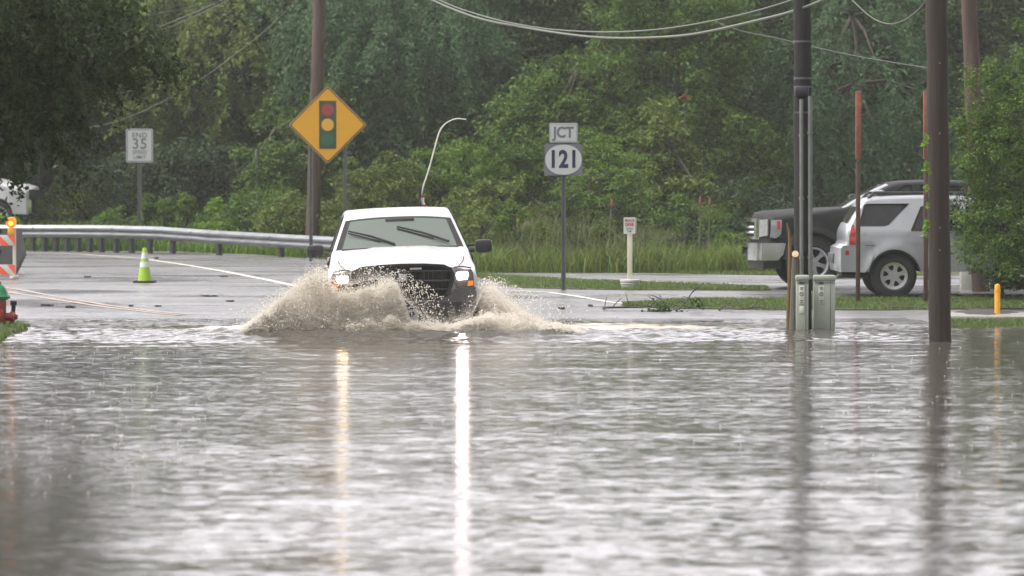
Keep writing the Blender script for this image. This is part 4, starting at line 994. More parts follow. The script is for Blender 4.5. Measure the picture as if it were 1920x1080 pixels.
q.add(vs, fs); tag(q.build('dark_mound', M['debris'], loc=p + Vector((0, 0, .02))), 'low black mound left of the yellow bollard', 'debris')  # dark spot by the bollard, modelled as a low mound

# ------------------------------------------------------------------ signs
def signpost(name, label, x, Y, ytop, ybase, wd=.055, m='post_steel', cat='road sign', base_z=None):
    a = at(x, ybase, Y); zb = G(a.x, Y) if base_z is None else base_z; b = at(x, ytop, Y)
    rt = empty(name, (a.x, Y, zb), 0, label, cat); return rt, b.z - zb
def uchan(rt, h, x=0, y=0, m='post_steel', lean=0.0, z0=-.2):
    q = MB(); o = [(-.04, -.01), (-.022, -.01), (-.016, .022), (.016, .022), (.022, -.01), (.04, -.01), (.04, -.004), (.026, -.002), (.020, .028), (-.020, .028), (-.026, -.002), (-.04, -.004)]
    q.prism(o, z0, h, 'xy'); 
    for v in q.v: v.x += lean * v.z + x; v.y += y
    return q.build('post', M[m], rt)
def plate(rt, outline, y, m, name='plate', th=.006, parent=None):
    q = MB(); q.prism(outline, y - th / 2, y + th / 2); return q.build(name, m, parent or rt)
# junction 121
Y = 70; rt, h = signpost('route_sign', 'JCT plate over white oval 121 marker on a grey steel post', 1056.5, Y, 231, 543)
S = Y / FPX
def rel(px, py): v = at(px, py, Y) - rt.location; return v.x, v.z
uchan(rt, rel(1056, 232)[1])
cx, cz = rel(1056.5, 249); pl = plate(rt, rrect(54 * S, 38 * S, .03, 4, cx, cz), -.03, M['sign_grey'])
f = plate(rt, rrect(52 * S, 36 * S, .028, 4, cx, cz), -.035, M['sign_white'], 'face', parent=pl)
bd = MB(); bd.tube([(a, -.039, b) for a, b in rrect(48 * S, 32 * S, .022, 4, cx, cz)] + [(rrect(48 * S, 32 * S, .022, 4, cx, cz)[0][0], -.039, rrect(48 * S, 32 * S, .022, 4, cx, cz)[0][1])], .003, 4, False); bd.build('border', M['sign_grey'], f)
text('lettering', 'JCT', .255, M['sign_grey'], f, (cx, -.040, cz), bold=.008, sx=.88)
cx, cz = rel(1056.5, 299.5); pl = plate(rt, rrect(71 * S, 59 * S, .03, 4, cx, cz), -.03, M['sign_grey'])
f = plate(rt, circ(34 * S, 40, cx, cz, .845), -.036, M['sign_white'], 'face', parent=pl)
ov = []
for k in range(48):
    t = 2 * math.pi * k / 48; c_, s_ = math.cos(t), math.sin(t); ov.append((cx + 34 * S * math.copysign(abs(c_) ** .92, c_), cz + 28 * S * math.copysign(abs(s_) ** .92, s_)))
bpy.data.objects.remove(f); f = plate(rt, ov, -.036, M['sign_white'], 'face', parent=pl)
text('route_number', '121', .41, M['ink_blue'], f, (cx, -.041, cz - .004), bold=.014, sx=.80, space=1.08)
# private drive
Y = 70.4; rt, h = signpost('drive_sign', 'small white PRIVATE DRIVE sign on a cream post set in a white bucket', 1181, Y, 407, 546); rt.location.z += .04
cx, cz = rel(1180, 423); 
q = MB(); q.box((0, 0, cz / 2 + .05), (.085, .085, cz + .0), .008); q.build('post', M['cream_post'], rt)
f = plate(rt, rrect(22 * S, 31 * S, .012, 3, cx, cz), -.055, M['label_white'])
bk = MB(); bk.prism(rrect(21 * S, 30 * S, .012, 3, 0, 0), -.004, .004); bo = bk.build('back_plate', M['cabinet'], rt); bo.location = (cx + .035, .06, cz); bo.rotation_euler = (0, 0, R(8))
text('lettering', 'PRIVATE', .062, M['ink_red'], f, (cx, -.060, cz + .085), bold=.003, sx=.70)
text('lettering', 'DRIVE', .070, M['ink_red'], f, (cx, -.060, cz + .015), bold=.004, sx=.78)
text('lettering', 'No Thru', .038, M['ink'], f, (cx, -.060, cz - .055), bold=.001, sx=.8)
text('lettering', 'Traffic', .038, M['ink'], f, (cx, -.060, cz - .098), bold=.001, sx=.8)
q = MB(); q.lathe([(.135, 0), (.15, .05), (.158, .155), (.001, .155)], 26); q.lathe([(.158, .115), (.172, .118), (.175, .15), (.165, .158), (.15, .155)], 26, close=True); q.lathe([(.16, .075), (.166, .08), (.166, .095), (.16, .10)], 26, close=True)
q.build('bucket', M['bucket'], rt)
# signal ahead diamond
Y = 90; rt, h = signpost('warning_sign', 'yellow diamond warning sign with a red, amber and green traffic signal symbol', 614.5, Y, 160, 490)
S = Y / FPX
cx, cz = rel(614.5, 234)
def diamond(hd, r):
    out = []; s = hd * math.sqrt(2)
    for a, b in rrect(s, s, r, 5): out.append((cx + (a - b) / math.sqrt(2), cz + (a + b) / math.sqrt(2)))
    return out
e = plate(rt, diamond(74 * S, .05), -.03, M['sign_edge'], 'plate')
plate(rt, diamond(71.5 * S, .05), -.035, M['sign_yellow'], 'yellow_field', parent=e)
o1, o2 = diamond(70.6 * S, .045), diamond(68.4 * S, .04); n = len(o1); vs = [(a, -.040, b) for a, b in o1] + [(a, -.040, b) for a, b in o2]
mk('border', vs, [(k, (k + 1) % n, n + (k + 1) % n, n + k) for k in range(n)], M['ink'], e)
sy_ = plate(rt, rrect(32 * S, 90 * S, .01, 2, cx, cz - .0), -.041, M['sig_black'], 'signal_symbol', parent=e)
for dy, m in ((28, 'sig_red'), (0, 'sig_yellow'), (-28, 'sig_green')): plate(rt, circ(11.6 * S, 28, cx, cz + dy * S), -.047, M[m], 'lamp_disc', parent=sy_)
for px_, ln in ((583, .004), (647, 0)):
    x_, z_ = rel(px_, 470); uchan(rt, rel(px_, 262)[1], x_, 0, lean=ln)
# end speed limit
Y = 103; rt, h = signpost('speed_sign', 'white END 35 SPEED LIMIT sign on a steel post behind the guardrail', 262, Y, 242, 472, base_z=.3)
S = Y / FPX; cx, cz = rel(262, 273)
uchan(rt, rel(262, 246)[1], z0=-.3); rt.children[0].scale = (1.35, 1, 1)
pl = plate(rt, rrect(52 * S, 65 * S, .05, 4, cx, cz), -.04, M['sign_grey']); f = plate(rt, rrect(49.5 * S, 62.5 * S, .045, 4, cx, cz), -.046, M['sign_white'], 'face', parent=pl)
r1_, r2_ = rrect(47 * S, 60 * S, .04, 4, cx, cz), rrect(44.5 * S, 57.5 * S, .035, 4, cx, cz); n = len(r1_)
mk('border', [(a, -.0515, b) for a, b in r1_] + [(a, -.0515, b) for a, b in r2_], [(k, (k + 1) % n, n + (k + 1) % n, n + k) for k in range(n)], M['sign_grey'], f)
for s_, sz, dz, bo in (('END', .185, 19, .002), ('35', .37, 2.5, .004), ('SPEED', .125, -12.5, .001), ('LIMIT', .125, -22, .001)):
    text('lettering', s_, sz, M['sign_grey'], f, (cx, -.0515, cz + dz * S), bold=bo, space=1.1, sx=1.0)

# ------------------------------------------------------------------ guardrails
def guardrail(pts, posts, label, hz=.31, m='galv'):
    """pts: (px, py of the top edge, Y)"""
    P = []
    for i in range(len(pts) - 1):
        for k in range(6):
            t = k / 6; P.append(at(*[pts[i][j] * (1 - t) + pts[i + 1][j] * t for j in range(3)]))
    P.append(at(*pts[-1])); base = P[0].copy(); base.z = G(P[0].x, P[0].y)
    rt = empty('guardrail', base, 0, label, 'guardrail')
    prof = [(.015, 0), (-.005, -.02), (-.055, -.07), (-.055, -.10), (.005, -.155), (-.055, -.21), (-.055, -.24), (-.005, -.29), (.015, -.31)]
    prof2 = [(a + .012, b) for a, b in prof[::-1]]; pf = prof + prof2; n = len(pf); vs = []; fs = []
    for i, p in enumerate(P):
        d = (P[min(i + 1, len(P) - 1)] - P[max(i - 1, 0)]); d.z = 0; d.normalize(); nr = Vector((-d.y, d.x, 0))
        for a, b in pf: vs.append(p - base + nr * a + Vector((0, 0, b * hz / .31)))
    for i in range(len(P) - 1):
        for k in range(n): fs.append((i * n + k, i * n + (k + 1) % n, (i + 1) * n + (k + 1) % n, (i + 1) * n + k))
    q = MB(); q.add(vs, fs); rail = q.build('rail', M[m], rt, 30)
    xs = [p.x for p in P]
    for px in posts:
        Yp = float(np.interp(px, [q_[0] for q_ in pts], [q_[2] for q_ in pts])) + .16
        tp = float(np.interp(px, [q_[0] for q_ in pts], [q_[1] for q_ in pts])); c = at(px, tp, Yp); g = G(c.x, Yp) - .2
        q = MB(); q.box((c.x - base.x, c.y - base.y, (c.z - .02 + g) / 2 - base.z), (.155, .02, c.z - g - .02), .003)
        q.box((c.x - base.x, c.y - base.y - .07, (c.z + g) / 2 - base.z), (.012, .14, c.z - g - .06)); q.box((c.x - base.x, c.y - base.y + .0, (c.z - .16) - base.z), (.15, .13, .30), .01)
        q.build('post', M['galv_dark'], rt)
    # splice bolts
    q = MB()
    for px in range(int(pts[0][0]) + 30, int(pts[-1][0]), 148):
        Yp = float(np.interp(px, [q_[0] for q_ in pts], [q_[2] for q_ in pts])) - .06; tp = float(np.interp(px, [q_[0] for q_ in pts], [q_[1] for q_ in pts])); c = at(px, tp, Yp) - base
        for dx in (-.06, .06):
            for dz in (-.07, -.25): q.box(c + Vector((dx, 0, dz)), (.03, .03, .03), .008)
    q.build('bolt', M['galv_dark'], rail)
    return rt
guardrail([(-260, 424, 101), (30, 422, 100), (140, 422, 99), (200, 422.5, 98.4), (300, 425, 97.2), (400, 432, 95.6), (500, 437.5, 94), (600, 443, 92.4), (720, 450, 90.5), (860, 458, 88.5)],
          [-120, -60, -20, 41, 62, 84, 105, 126, 147, 169, 191, 218, 247, 281, 324, 411, 527, 640], 'long silver steel guardrail curving along the far edge of the road')
guardrail([(150, 393, 130), (300, 395, 130), (450, 397, 130), (560, 399, 131)], [170, 290, 410, 520], 'short stretch of grey guardrail on the far road behind the bushes')
# ------------------------------------------------------------------ barricade, barrier block, cone, hydrant
Y = 76; S = Y / FPX
o_ = at(27, 541, Y); o_.z = G(o_.x, Y) + .03
rt = empty('barricade', o_, 0, 'road barricade with red and white striped boards at the left edge', 'barricade')
def rel(px, py): v = at(px, py, Y) - rt.location; return v.x, v.z
def board(y0, y1):
    x1, z1 = rel(30, y0); _, z0 = rel(30, y1); x0 = x1 - 2.3
    q = MB(); q.box(((x0 + x1) / 2, -.05, (z0 + z1) / 2), (x1 - x0, .025, z1 - z0), .003); b = q.build('board', M['board_white'], rt)
    s = MB(); k = x1 - .16; h = z1 - z0
    while k > x0 + .3:
        pts = [(k + h * .0, z1 - .004), (k + .0 + .15, z1 - .004), (k + .15 + h, z0 + .004), (k + h, z0 + .004)]
        pts = [(min(a, x1 - .004), b_) for a, b_ in pts]; s.prism(pts, -.067, -.063); k -= .30
    s.build('stripe', M['board_red'], b)
board(440.5, 460.5); board(496, 516)
for px_ in (24.5, 31):
    pass
q = MB(); x_, z_ = rel(27, 440); q.box((x_, 0, z_ / 2 + .05), (.06, .06, z_ + .1), .006); q.box((x_, 0, .03), (.07, .9, .06), .01); q.build('leg', M['cream_post'], rt)
q = MB(); q.box((x_ - 2.1, 0, z_ / 2 + .05), (.06, .06, z_ + .1), .006); q.box((x_ - 2.1, 0, .03), (.07, .9, .06), .01); q.build('leg', M['cream_post'], rt)
q = MB(); x_, z_ = rel(21.5, 419); q.lathe([(.001, -.045), (.085, -.045), (.10, -.02), (.10, .02), (.085, .045), (.001, .045)], 26, 'y', (x_, -.03, z_ + .02)); l = q.build('flasher', M['amber_lens'], rt)
q = MB(); q.box((x_, -.03, z_ - .15), (.13, .09, .14), .02); q.build('battery_case', M['bollard'], l)
q = MB(); q.lathe([(.001, -.09), (.035, -.085), (.045, -.07)], 16, 'y', (x_, -.03, z_ + .0)); q.build('lit_centre', M['amber_lamp'], l)
Y = 79; o_ = at(10, 512, Y); o_.z = G(o_.x, Y) + .03
rt = empty('barrier', o_, 0, 'dark grey block-shaped road barrier standing behind the striped barricade', 'barrier')
x1 = (at(46, 480, Y) - o_).x; x2 = (at(30, 430, Y) - o_).x; zt = (at(20, 428, Y) - o_).z; zm = (at(20, 478, Y) - o_).z
q = MB(); q.prism([(-2.2, 0), (x2 - .02, 0), (x1, zm), (x2 + .06, zt), (-2.2, zt)], -.25, .35); q.build('block', M['barrier'], rt)
q = MB(); q.box((-1.0, -.255, zt * .5), (1.9, .02, .08), .01); q.build('groove', M['seam'], rt)
p = onground(271.5, 533, .03); Y = p.y; S = Y / FPX
rt = empty('traffic_cone', p, 0, 'lime-green traffic cone with pale reflective bands, alone on the wet road', 'traffic cone')
H = 66 * S; q = MB(); q.box((0, 0, .018), (41 * S, 41 * S, .036), .012); q.build('base', M['rubber'], rt)
def rc(t): return 13.2 * S * (1 - t) + 3.4 * S * t
def coneseg(t0, t1, m, nm, par):
    q = MB(); q.lathe([(rc(t0), .036 + t0 * (H - .036)), (rc(t1), .036 + t1 * (H - .036))], 30); return q.build(nm, m, par)
cn = coneseg(0, .99, M['lime'], 'cone', rt)
def sleeve(t0, t1):
    q = MB(); a, b = .036 + t0 * (H - .036), .036 + t1 * (H - .036); q.lathe([(rc(t0) + .001, a), (rc(t0) + .004, a), (rc(t1) + .004, b), (rc(t1) + .001, b)], 30, close=True); q.build('reflective_band', M['band_grey'], cn)
sleeve(.40, .56); sleeve(.66, .84)
# hydrant
Y = 56.2; o_ = at(-2, 612, Y); o_.z = .03
rt = empty('fire_hydrant', o_, 0, 'red fire hydrant with a green bonnet at the left edge', 'fire hydrant')
q = MB(); q.lathe([(.15, -.1), (.15, .03), (.105, .05), (.10, .40), (.125, .41), (.125, .44), (.001, .44)], 26); q.build('barrel', M['hyd_red'], rt)
q = MB(); q.lathe([(.155, .42), (.16, .45), (.13, .475), (.115, .53), (.075, .59), (.03, .62), (.03, .66), (.001, .66)], 26); q.build('bonnet', M['hyd_green'], rt)
q = MB(); q.lathe([(.001, .0), (.055, .0), (.06, .09), (.075, .09), (.075, .14), (.05, .15), (.025, .19), (.001, .19)], 18, 'x', (.07, 0, .17)); q.build('nozzle', M['hyd_red'], rt)
q = MB(); q.lathe([(.001, 0), (.075, 0), (.09, .10), (.09, .15), (.03, .17), (.001, .17)], 18, 'y', (0, 0, .2)); 
for v in q.v: v.y = -v.y - .05
q.build('pumper_nozzle', M['hyd_red'], rt)
q = MB(); q.box((.20, .03, .36), (.085, .09, .07), .015); q.tube([(.20, .03, .33), (.195, .02, .22), (.17, 0, .20)], .03, 8); q.build('valve_cap', M['ink_blue'], rt)

# ------------------------------------------------------------------ cables
def cable(px, r, m, label, ext=None):
    P = [at(*p) for p in px]; C = catmull([tuple(p) for p in P], 7)
    C = [Vector(c) for c in C]; base = C[0].copy(); q = MB(); q.tube([c - base for c in C], r, 7)
    tag(q.build('cable', M[m], loc=base), label, 'cable', None)
cable([(700, -60, 88), (800, -5, 84), (890, 32, 80), (980, 51, 76), (1070, 65, 72.5), (1140, 71, 70), (1220, 70.5, 67), (1300, 64, 64), (1400, 43, 60.5), (1490, 20, 57.6), (1560, -8, 55.5), (1640, -50, 53.5)], .021, 'cable', 'thicker pale cable sagging in front of the trees to the dark pole')
cable([(760, -40, 86), (830, 3, 82), (920, 34, 78), (1010, 52, 75), (1090, 59, 72), (1170, 59.5, 69), (1260, 52, 66), (1370, 32, 62), (1460, 8, 59), (1540, -20, 57)], .013, 'cable', 'thinner pale cable sagging just above the thicker one')
cable([(1575, -25, 57), (1610, 12, 56), (1640, 36, 55.2), (1668, 45, 54.6), (1695, 38, 53.8), (1720, 20, 53), (1738, -2, 52.5), (1750, -30, 52.4)], .009, 'cable', 'short slack cable looping between the two right-hand poles')
cable([(1340, 40, 80), (1390, 58, 77), (1450, 70, 73), (1525, 88, 69), (1600, 104, 64), (1680, 118, 58), (1742, 128, 52.6)], .008, 'cable_dark', 'faint thin line slanting down to the thick brown pole')
cable([(165, 240, 92), (210, 230, 92), (260, 212, 93), (310, 188, 94), (360, 160, 95), (420, 118, 96), (500, 55, 96), (586, -30, 96)], .010, 'cable', 'pale cable curving down behind the speed sign')
cable([(150, 130, 90), (200, 97, 91), (270, 70, 92), (340, 42, 93), (420, 4, 95), (480, -30, 96)], .011, 'cable', 'lower of the two pale cables at upper left')
cable([(180, 105, 90), (270, 62, 92), (330, 38, 93), (400, 8, 95), (450, -20, 96)], .014, 'cable', 'upper of the two pale cables at upper left')
cable([(200, 42, 90), (265, 31, 92), (340, 18, 94), (410, 3, 95), (500, -22, 96)], .012, 'cable_dark', 'dark thin wire crossing the trees at upper left')

# ------------------------------------------------------------------ litter on the road, branches
def clod(px, py, w_, h_, label, nm='debris'):
    p = onground(px, py, .035); p.z = max(p.z, .02); S = p.y / FPX; rng = random.Random(int(px * 7 + py)); q = MB(); n = 14
    k = 6
    for j in range(k):
        c = Vector(((j / (k - 1) - .5) * w_ * S * .8, rng.uniform(-.05, .05), h_ * S * .3)); q.box(c, (w_ * S * rng.uniform(.25, .45), rng.uniform(.05, .14), h_ * S * rng.uniform(.5, 1)), .006, Matrix.Rotation(rng.uniform(-.5, .5), 3, 'Z') @ Matrix.Rotation(rng.uniform(-.3, .3), 3, 'Y'))
    tag(q.build(nm, M['debris'], loc=p), label, 'debris', 'debris on the wet road')
for a in ((90, 577, 20, 4, 'flat dark clod on the road, left of the pair near the hydrant'), (132, 580.5, 16, 5, 'lumpier dark clod, right of the pair near the hydrant'),
          (163, 523, 9, 3, 'small dark scrap on the road between barricade and cone'), (245, 578, 7, 3, 'tiny dark scrap on the double line below the cone'), (296, 578, 9, 2.5, 'tiny dark scrap below and right of the cone'),
          (420, 522, 14, 2.5, 'dark twig litter beside the white line, left of the truck'), (393, 559, 28, 2.5, 'long thin scrap right of the cone on the wet road'), (432, 569, 12, 3, 'dark scrap just below the long thin one'),
          (293, 487.5, 6, 3, 'small dark lump on the white line beyond the cone'), (1053, 583, 9, 5, 'dark lump on the road right of the splash'), (1107, 578, 6, 4, 'smaller dark lump right of the first, below the route sign')):
    clod(*a)
def branch(px, r, label, leaves=None, zoff=.05):
    P = []
    for a, b, up in px:
        p = onground(a, b, zoff); p.z = max(p.z, .02) + up * p.y / FPX; P.append(p)
    base = P[0].copy(); C = [Vector(c) - base for c in catmull([tuple(p) for p in P], 4)]
    q = MB(); n = len(C); q.tube(C, [r * (1 - .6 * k / (n - 1)) for k in range(n)], 7)
    rng = random.Random(n + int(px[0][0]))
    for k in range(2, n - 1, 3):
        d = Vector((rng.uniform(-1, 1), rng.uniform(-.5, .5), rng.uniform(.1, .7))).normalized() * rng.uniform(.08, .3); q.tube([C[k], C[k] + d * .5 + Vector((0, 0, .01)), C[k] + d], [r * .5, r * .35, r * .2], 5)
    rt = empty('fallen_branch', base, 0, label, 'branch'); q.build('stem', M['debris'], rt)
    if leaves:
        vs = []; fs = []
        for (a, b, sp, num) in leaves:
            c = onground(a, 588, 0); c = Vector((c.x, c.y, 0)) + Vector((0, 0, max(.02, (590 - b) * c.y / FPX)))
            for _ in range(num):
                p = c - base + Vector((rng.gauss(0, sp), rng.gauss(0, sp * .6), rng.gauss(0, sp * .55))); p.z = max(p.z, -.02)
                u = Vector((rng.uniform(-1, 1), rng.uniform(-1, 1), rng.uniform(-1, .3))).normalized(); v = u.orthogonal(); v.rotate(Matrix.Rotation(rng.uniform(0, 6), 3, u)); L_ = rng.uniform(.04, .08); i = len(vs)
                vs += [p, p + u * L_ * .5 + v * L_ * .25, p + u * L_, p + u * L_ * .5 - v * L_ * .25]; fs.append((i, i + 1, i + 2, i + 3))
        mk('leaves', vs, fs, LEAF['dark'], rt, sm=0)
branch([(1131, 583, 0), (1140, 585.5, 3), (1180, 585, 3), (1222, 584, 4), (1240, 580, 10), (1236, 578, 20)], .02, 'fallen leafy branch lying at the waterline, left of the pair', [(1240, 575, .10, 70), (1228, 588, .09, 60), (1247, 588, .07, 40)])
branch([(1268, 588, 0), (1281, 583, 6), (1290, 580, 14), (1299, 578, 26), (1302, 576, 30)], .016, 'upright leafy twig sticking out of the water, right of the pair', [(1300, 562, .06, 26), (1303, 570, .05, 26), (1278, 588, .06, 24)])
branch([(1290, 585, 2), (1310, 584, 4), (1334, 584, 5)], .016, 'short bare stick beside the leafy twig')
branch([(1349, 587, 0), (1360, 585, 6), (1372, 587, 3), (1395, 587.5, 2), (1420, 586, 4), (1446, 587, 2)], .018, 'long bare crooked branch on the kerb left of the stake')
branch([(1672, 585, 2), (1700, 584, 3), (1732, 584.5, 2)], .014, 'thin bare twig on the wet strip between the rusty posts')
# ================================================================== vegetation
def leafmesh(name, P, N, L_, m, parent, rng, width=.5, droop=0.0, fold=True):
    """P centres, N leaf normals; each leaf a pointed kite of four corners"""
    n = len(P); N = N / (np.linalg.norm(N, axis=1, keepdims=True) + 1e-9)
    u = rng.normal(0, 1, (n, 3)); u[:, 2] -= droop; u -= N * (u * N).sum(1, keepdims=True); u /= (np.linalg.norm(u, axis=1, keepdims=True) + 1e-9)
    v = np.cross(N, u); L_ = L_[:, None]; W = L_ * width * .5
    V = np.stack([P - u * L_ * .5, P + v * W + u * L_ * .05 + N * L_ * .08, P + u * L_ * .5 - N * L_ * .10, P - v * W + u * L_ * .05 + N * L_ * .08], 1).astype(np.float32)
    F = (np.arange(n) * 4)[:, None] + np.arange(4)[None]
    me = quadmesh(name, V.reshape(-1, 3), F, smooth=False); me.materials.append(m)
    o = bpy.data.objects.new(name, me); COL.objects.link(o); o.parent = parent; return o
def lobes_points(lobes, nclus, nleaf, cr, rng, back=.7, hollow=.55, lump=.28, style='clump'):
    vol = np.array([l[3] * l[5] + l[4] * l[5] for l in lobes]); pk = rng.choice(len(lobes), nclus, p=vol / vol.sum())
    L = np.array(lobes)[pk]; d = rng.normal(0, 1, (nclus, 3)); d /= np.linalg.norm(d, axis=1, keepdims=True)
    d[:, 1] = np.where(d[:, 1] > back, -d[:, 1], d[:, 1])
    ph = rng.uniform(0, 6.28, 6)
    bump = 1 + lump * (np.sin(d[:, 0] * 4.2 + ph[0] + d[:, 2] * 2) * .5 + np.sin(d[:, 2] * 5.1 + ph[1] + d[:, 1] * 3) * .5 + np.sin(d[:, 0] * 9 + d[:, 2] * 8 + ph[2]) * .35)
    rr = (hollow + (1 - hollow) * rng.uniform(0, 1, nclus) ** .6) * bump
    C = L[:, :3] + d * L[:, 3:6] * rr[:, None]
    k = rng.integers(int(nleaf * .5), int(nleaf * 1.5), nclus); idx = np.repeat(np.arange(nclus), k); n = len(idx)
    size = (cr * rng.uniform(.6, 1.35, nclus))[idx]
    o = rng.normal(0, 1, (n, 3)); o /= np.linalg.norm(o, axis=1, keepdims=True); rad = rng.uniform(0, 1, n) ** .45
    if style == 'clump':
        off = o * rad[:, None] * size[:, None] * np.array([1, 1, .62]); off[:, 2] -= .18 * size * (off[:, 0] ** 2 + off[:, 1] ** 2) / size ** 2
        nm = np.array([0, 0, .75]) + o * .7 + rng.normal(0, .35, (n, 3))
    elif style == 'droop':
        a = rng.uniform(0, 1, n); dirs = (d + rng.normal(0, .45, d.shape)); dirs[:, 2] = -.1; dirs /= np.linalg.norm(dirs, axis=1, keepdims=True)
        ax = dirs[idx]; off = ax * (a * size * 1.5)[:, None]; off[:, 2] -= (a ** 2) * size * 1.3; off += rng.normal(0, .13, (n, 3)) * size[:, None]
        nm = ax * .7 + np.array([0, -.1, .7]) + rng.normal(0, .35, (n, 3))
    else:  # frond: compound leaves radiating from each cluster centre
        fr = rng.integers(0, 7, n); an = (idx * 1.7 + fr * 2 * math.pi / 7); a = rng.uniform(.15, 1, n)
        ax = np.stack([np.cos(an), np.sin(an), np.full(n, .25)], 1); off = ax * (a * size)[:, None]; off[:, 2] -= .55 * a ** 2 * size
        side = rng.choice([-1, 1], n)[:, None] * np.stack([-np.sin(an), np.cos(an), np.zeros(n)], 1) * (.13 * size)[:, None]; off += side + rng.normal(0, .02, (n, 3))
        nm = np.array([0, 0, 1.0]) + ax * .4 + rng.normal(0, .25, (n, 3))
    return C[idx] + off, nm, C
def px_lobe(px, py, rx, rz, Y, ry=None, dy=0):
    c = at(px, py, Y + dy); S = Y / FPX; return (c.x, c.y, c.z, rx * S, (ry if ry else rx * S), rz * S)
def trunkmesh(root, pts, r0, r1, C, rng, nl=10, m='bark', name='trunk'):
    q = MB(); n = len(pts); q.tube(pts, [r0 + (r1 - r0) * k / (n - 1) for k in range(n)], 12)
    if len(C):
        for k in range(nl):
            t = C[rng.integers(0, len(C))]; i = rng.integers(n // 2, n); a = Vector(pts[i]); b = Vector([float(x) for x in t])
            mid = a.lerp(b, .5) + Vector((rng.uniform(-.15, .15), rng.uniform(-.15, .15), rng.uniform(-.1, .25))); rr = r0 * .42
            q.tube([a, mid, b], [rr, rr * .6, rr * .25], 6)
    return q.build(name, M[m], root, 60)
TREES = []
def tree(name, label, cat, lobes, m, nclus, nleaf, cr, ls, style='clump', seed=1, trunk=None, tr=(.14, .06), back=.7, hollow=.55, lump=.28, group=None, width=.5, nl=10, droop=.3):
    rng = np.random.default_rng(seed)
    l0 = lobes[0]
    if trunk is None: trunk = (l0[0], l0[1])
    zb = G(trunk[0], trunk[1]); base = Vector((trunk[0], trunk[1], zb - .05))
    root = empty(name, base, 0, label, cat, group)
    P, N, C = lobes_points(lobes, nclus, nleaf, cr, rng, back, hollow, lump, style)
    ok = P[:, 2] > zb + .02; P, N = P[ok], N[ok]
    b = np.array(base); L_ = ls * rng.uniform(.6, 1.35, len(P))
    leafmesh('crown', P - b, N, L_, LEAF[m], root, rng, width, droop)
    top = Vector((l0[0], l0[1], l0[2] + l0[5] * .55)) - base; k = 7
    pts = [Vector((0, 0, 0)).lerp(top, i / k) + Vector((.06 * math.sin(i * 1.9 + seed), .05 * math.cos(i * 1.3 + seed), 0)) * (i > 0) for i in range(k + 1)]
    trunkmesh(root, pts, tr[0], tr[1], C - b, rng, nl)
    return root
# far hillside wood, one mass
rng = np.random.default_rng(77); n_ = 9000
c_ = np.stack([rng.uniform(-24, 24, n_), rng.uniform(119, 127, n_), np.zeros(n_)], 1); c_[:, 2] = rng.uniform(0, 8.2, n_) ** 1.0 + .3 * np.sin(c_[:, 0] * 1.9)
idx = np.repeat(np.arange(n_), 12); o_ = rng.normal(0, .34, (len(idx), 3)); P_w = c_[idx] + o_
wd = leafmesh('far_wood', P_w, np.array([0, -.3, .8]) + rng.normal(0, .5, P_w.shape), .22 * rng.uniform(.6, 1.3, len(P_w)), LEAF['deep'], None, rng, .5, .4)
tag(wd, 'dark wood closing off the view behind all the roadside trees', 'wood', kind='stuff')
# back row
back = [(-70, 'dark', 'clump', 'dark tall tree at the far left edge behind the white pickup nose'), (90, 'deep', 'clump', 'deep green tall tree behind the dangling near branch at upper left'),
        (235, 'olive', 'clump', 'olive-green tall tree behind the speed limit sign'), (370, 'olive', 'droop', 'olive drooping tree between the speed limit sign and the diamond sign'), (500, 'dark', 'clump', 'dark tall tree left of the brown pole by the diamond sign'),
        (650, 'blue', 'droop', 'bluish drooping tree right behind the diamond sign'), (790, 'deep', 'droop', 'deep green drooping tree above the bent aerial'), (930, 'deep', 'clump', 'darkest tall tree behind the low point of the cables, left side'),
        (1075, 'dark', 'clump', 'tall dark tree above the JCT sign, behind the lighter one'), (1215, 'dark', 'droop', 'tall drooping dark tree at the top, right of the JCT sign'), (1370, 'blue', 'clump', 'bluish tall tree left of the near-black pole'),
        (1530, 'dark', 'droop', 'drooping dark tree directly behind the near-black pole'), (1680, 'deep', 'clump', 'deep green tree between the two big right-hand poles'), (1830, 'dark', 'clump', 'dark tall tree behind the pole at the right edge'), (1990, 'deep', 'clump', 'dark tree filling the top right corner')]
for i, (px, m, st, lb) in enumerate(back):
    Y = 110 + (i * 37 % 5) * .9; j = (i * 53 % 7 - 3)
    lobes = [px_lobe(px, 80 + 8 * j, 150, 225, Y), px_lobe(px - 60, 0 + 8 * j, 110, 130, Y, dy=-.6), px_lobe(px + 55, 130 - 9 * j, 105, 180, Y, dy=-.9), px_lobe(px, 300, 120, 130, Y, dy=-.3)]
    tree('tall_tree', lb, 'tree', lobes, m, 330, 80, .55 if st == 'clump' else .7, .15, st, 100 + i, tr=(.22, .10), group='tall trees behind the road', droop=.5)
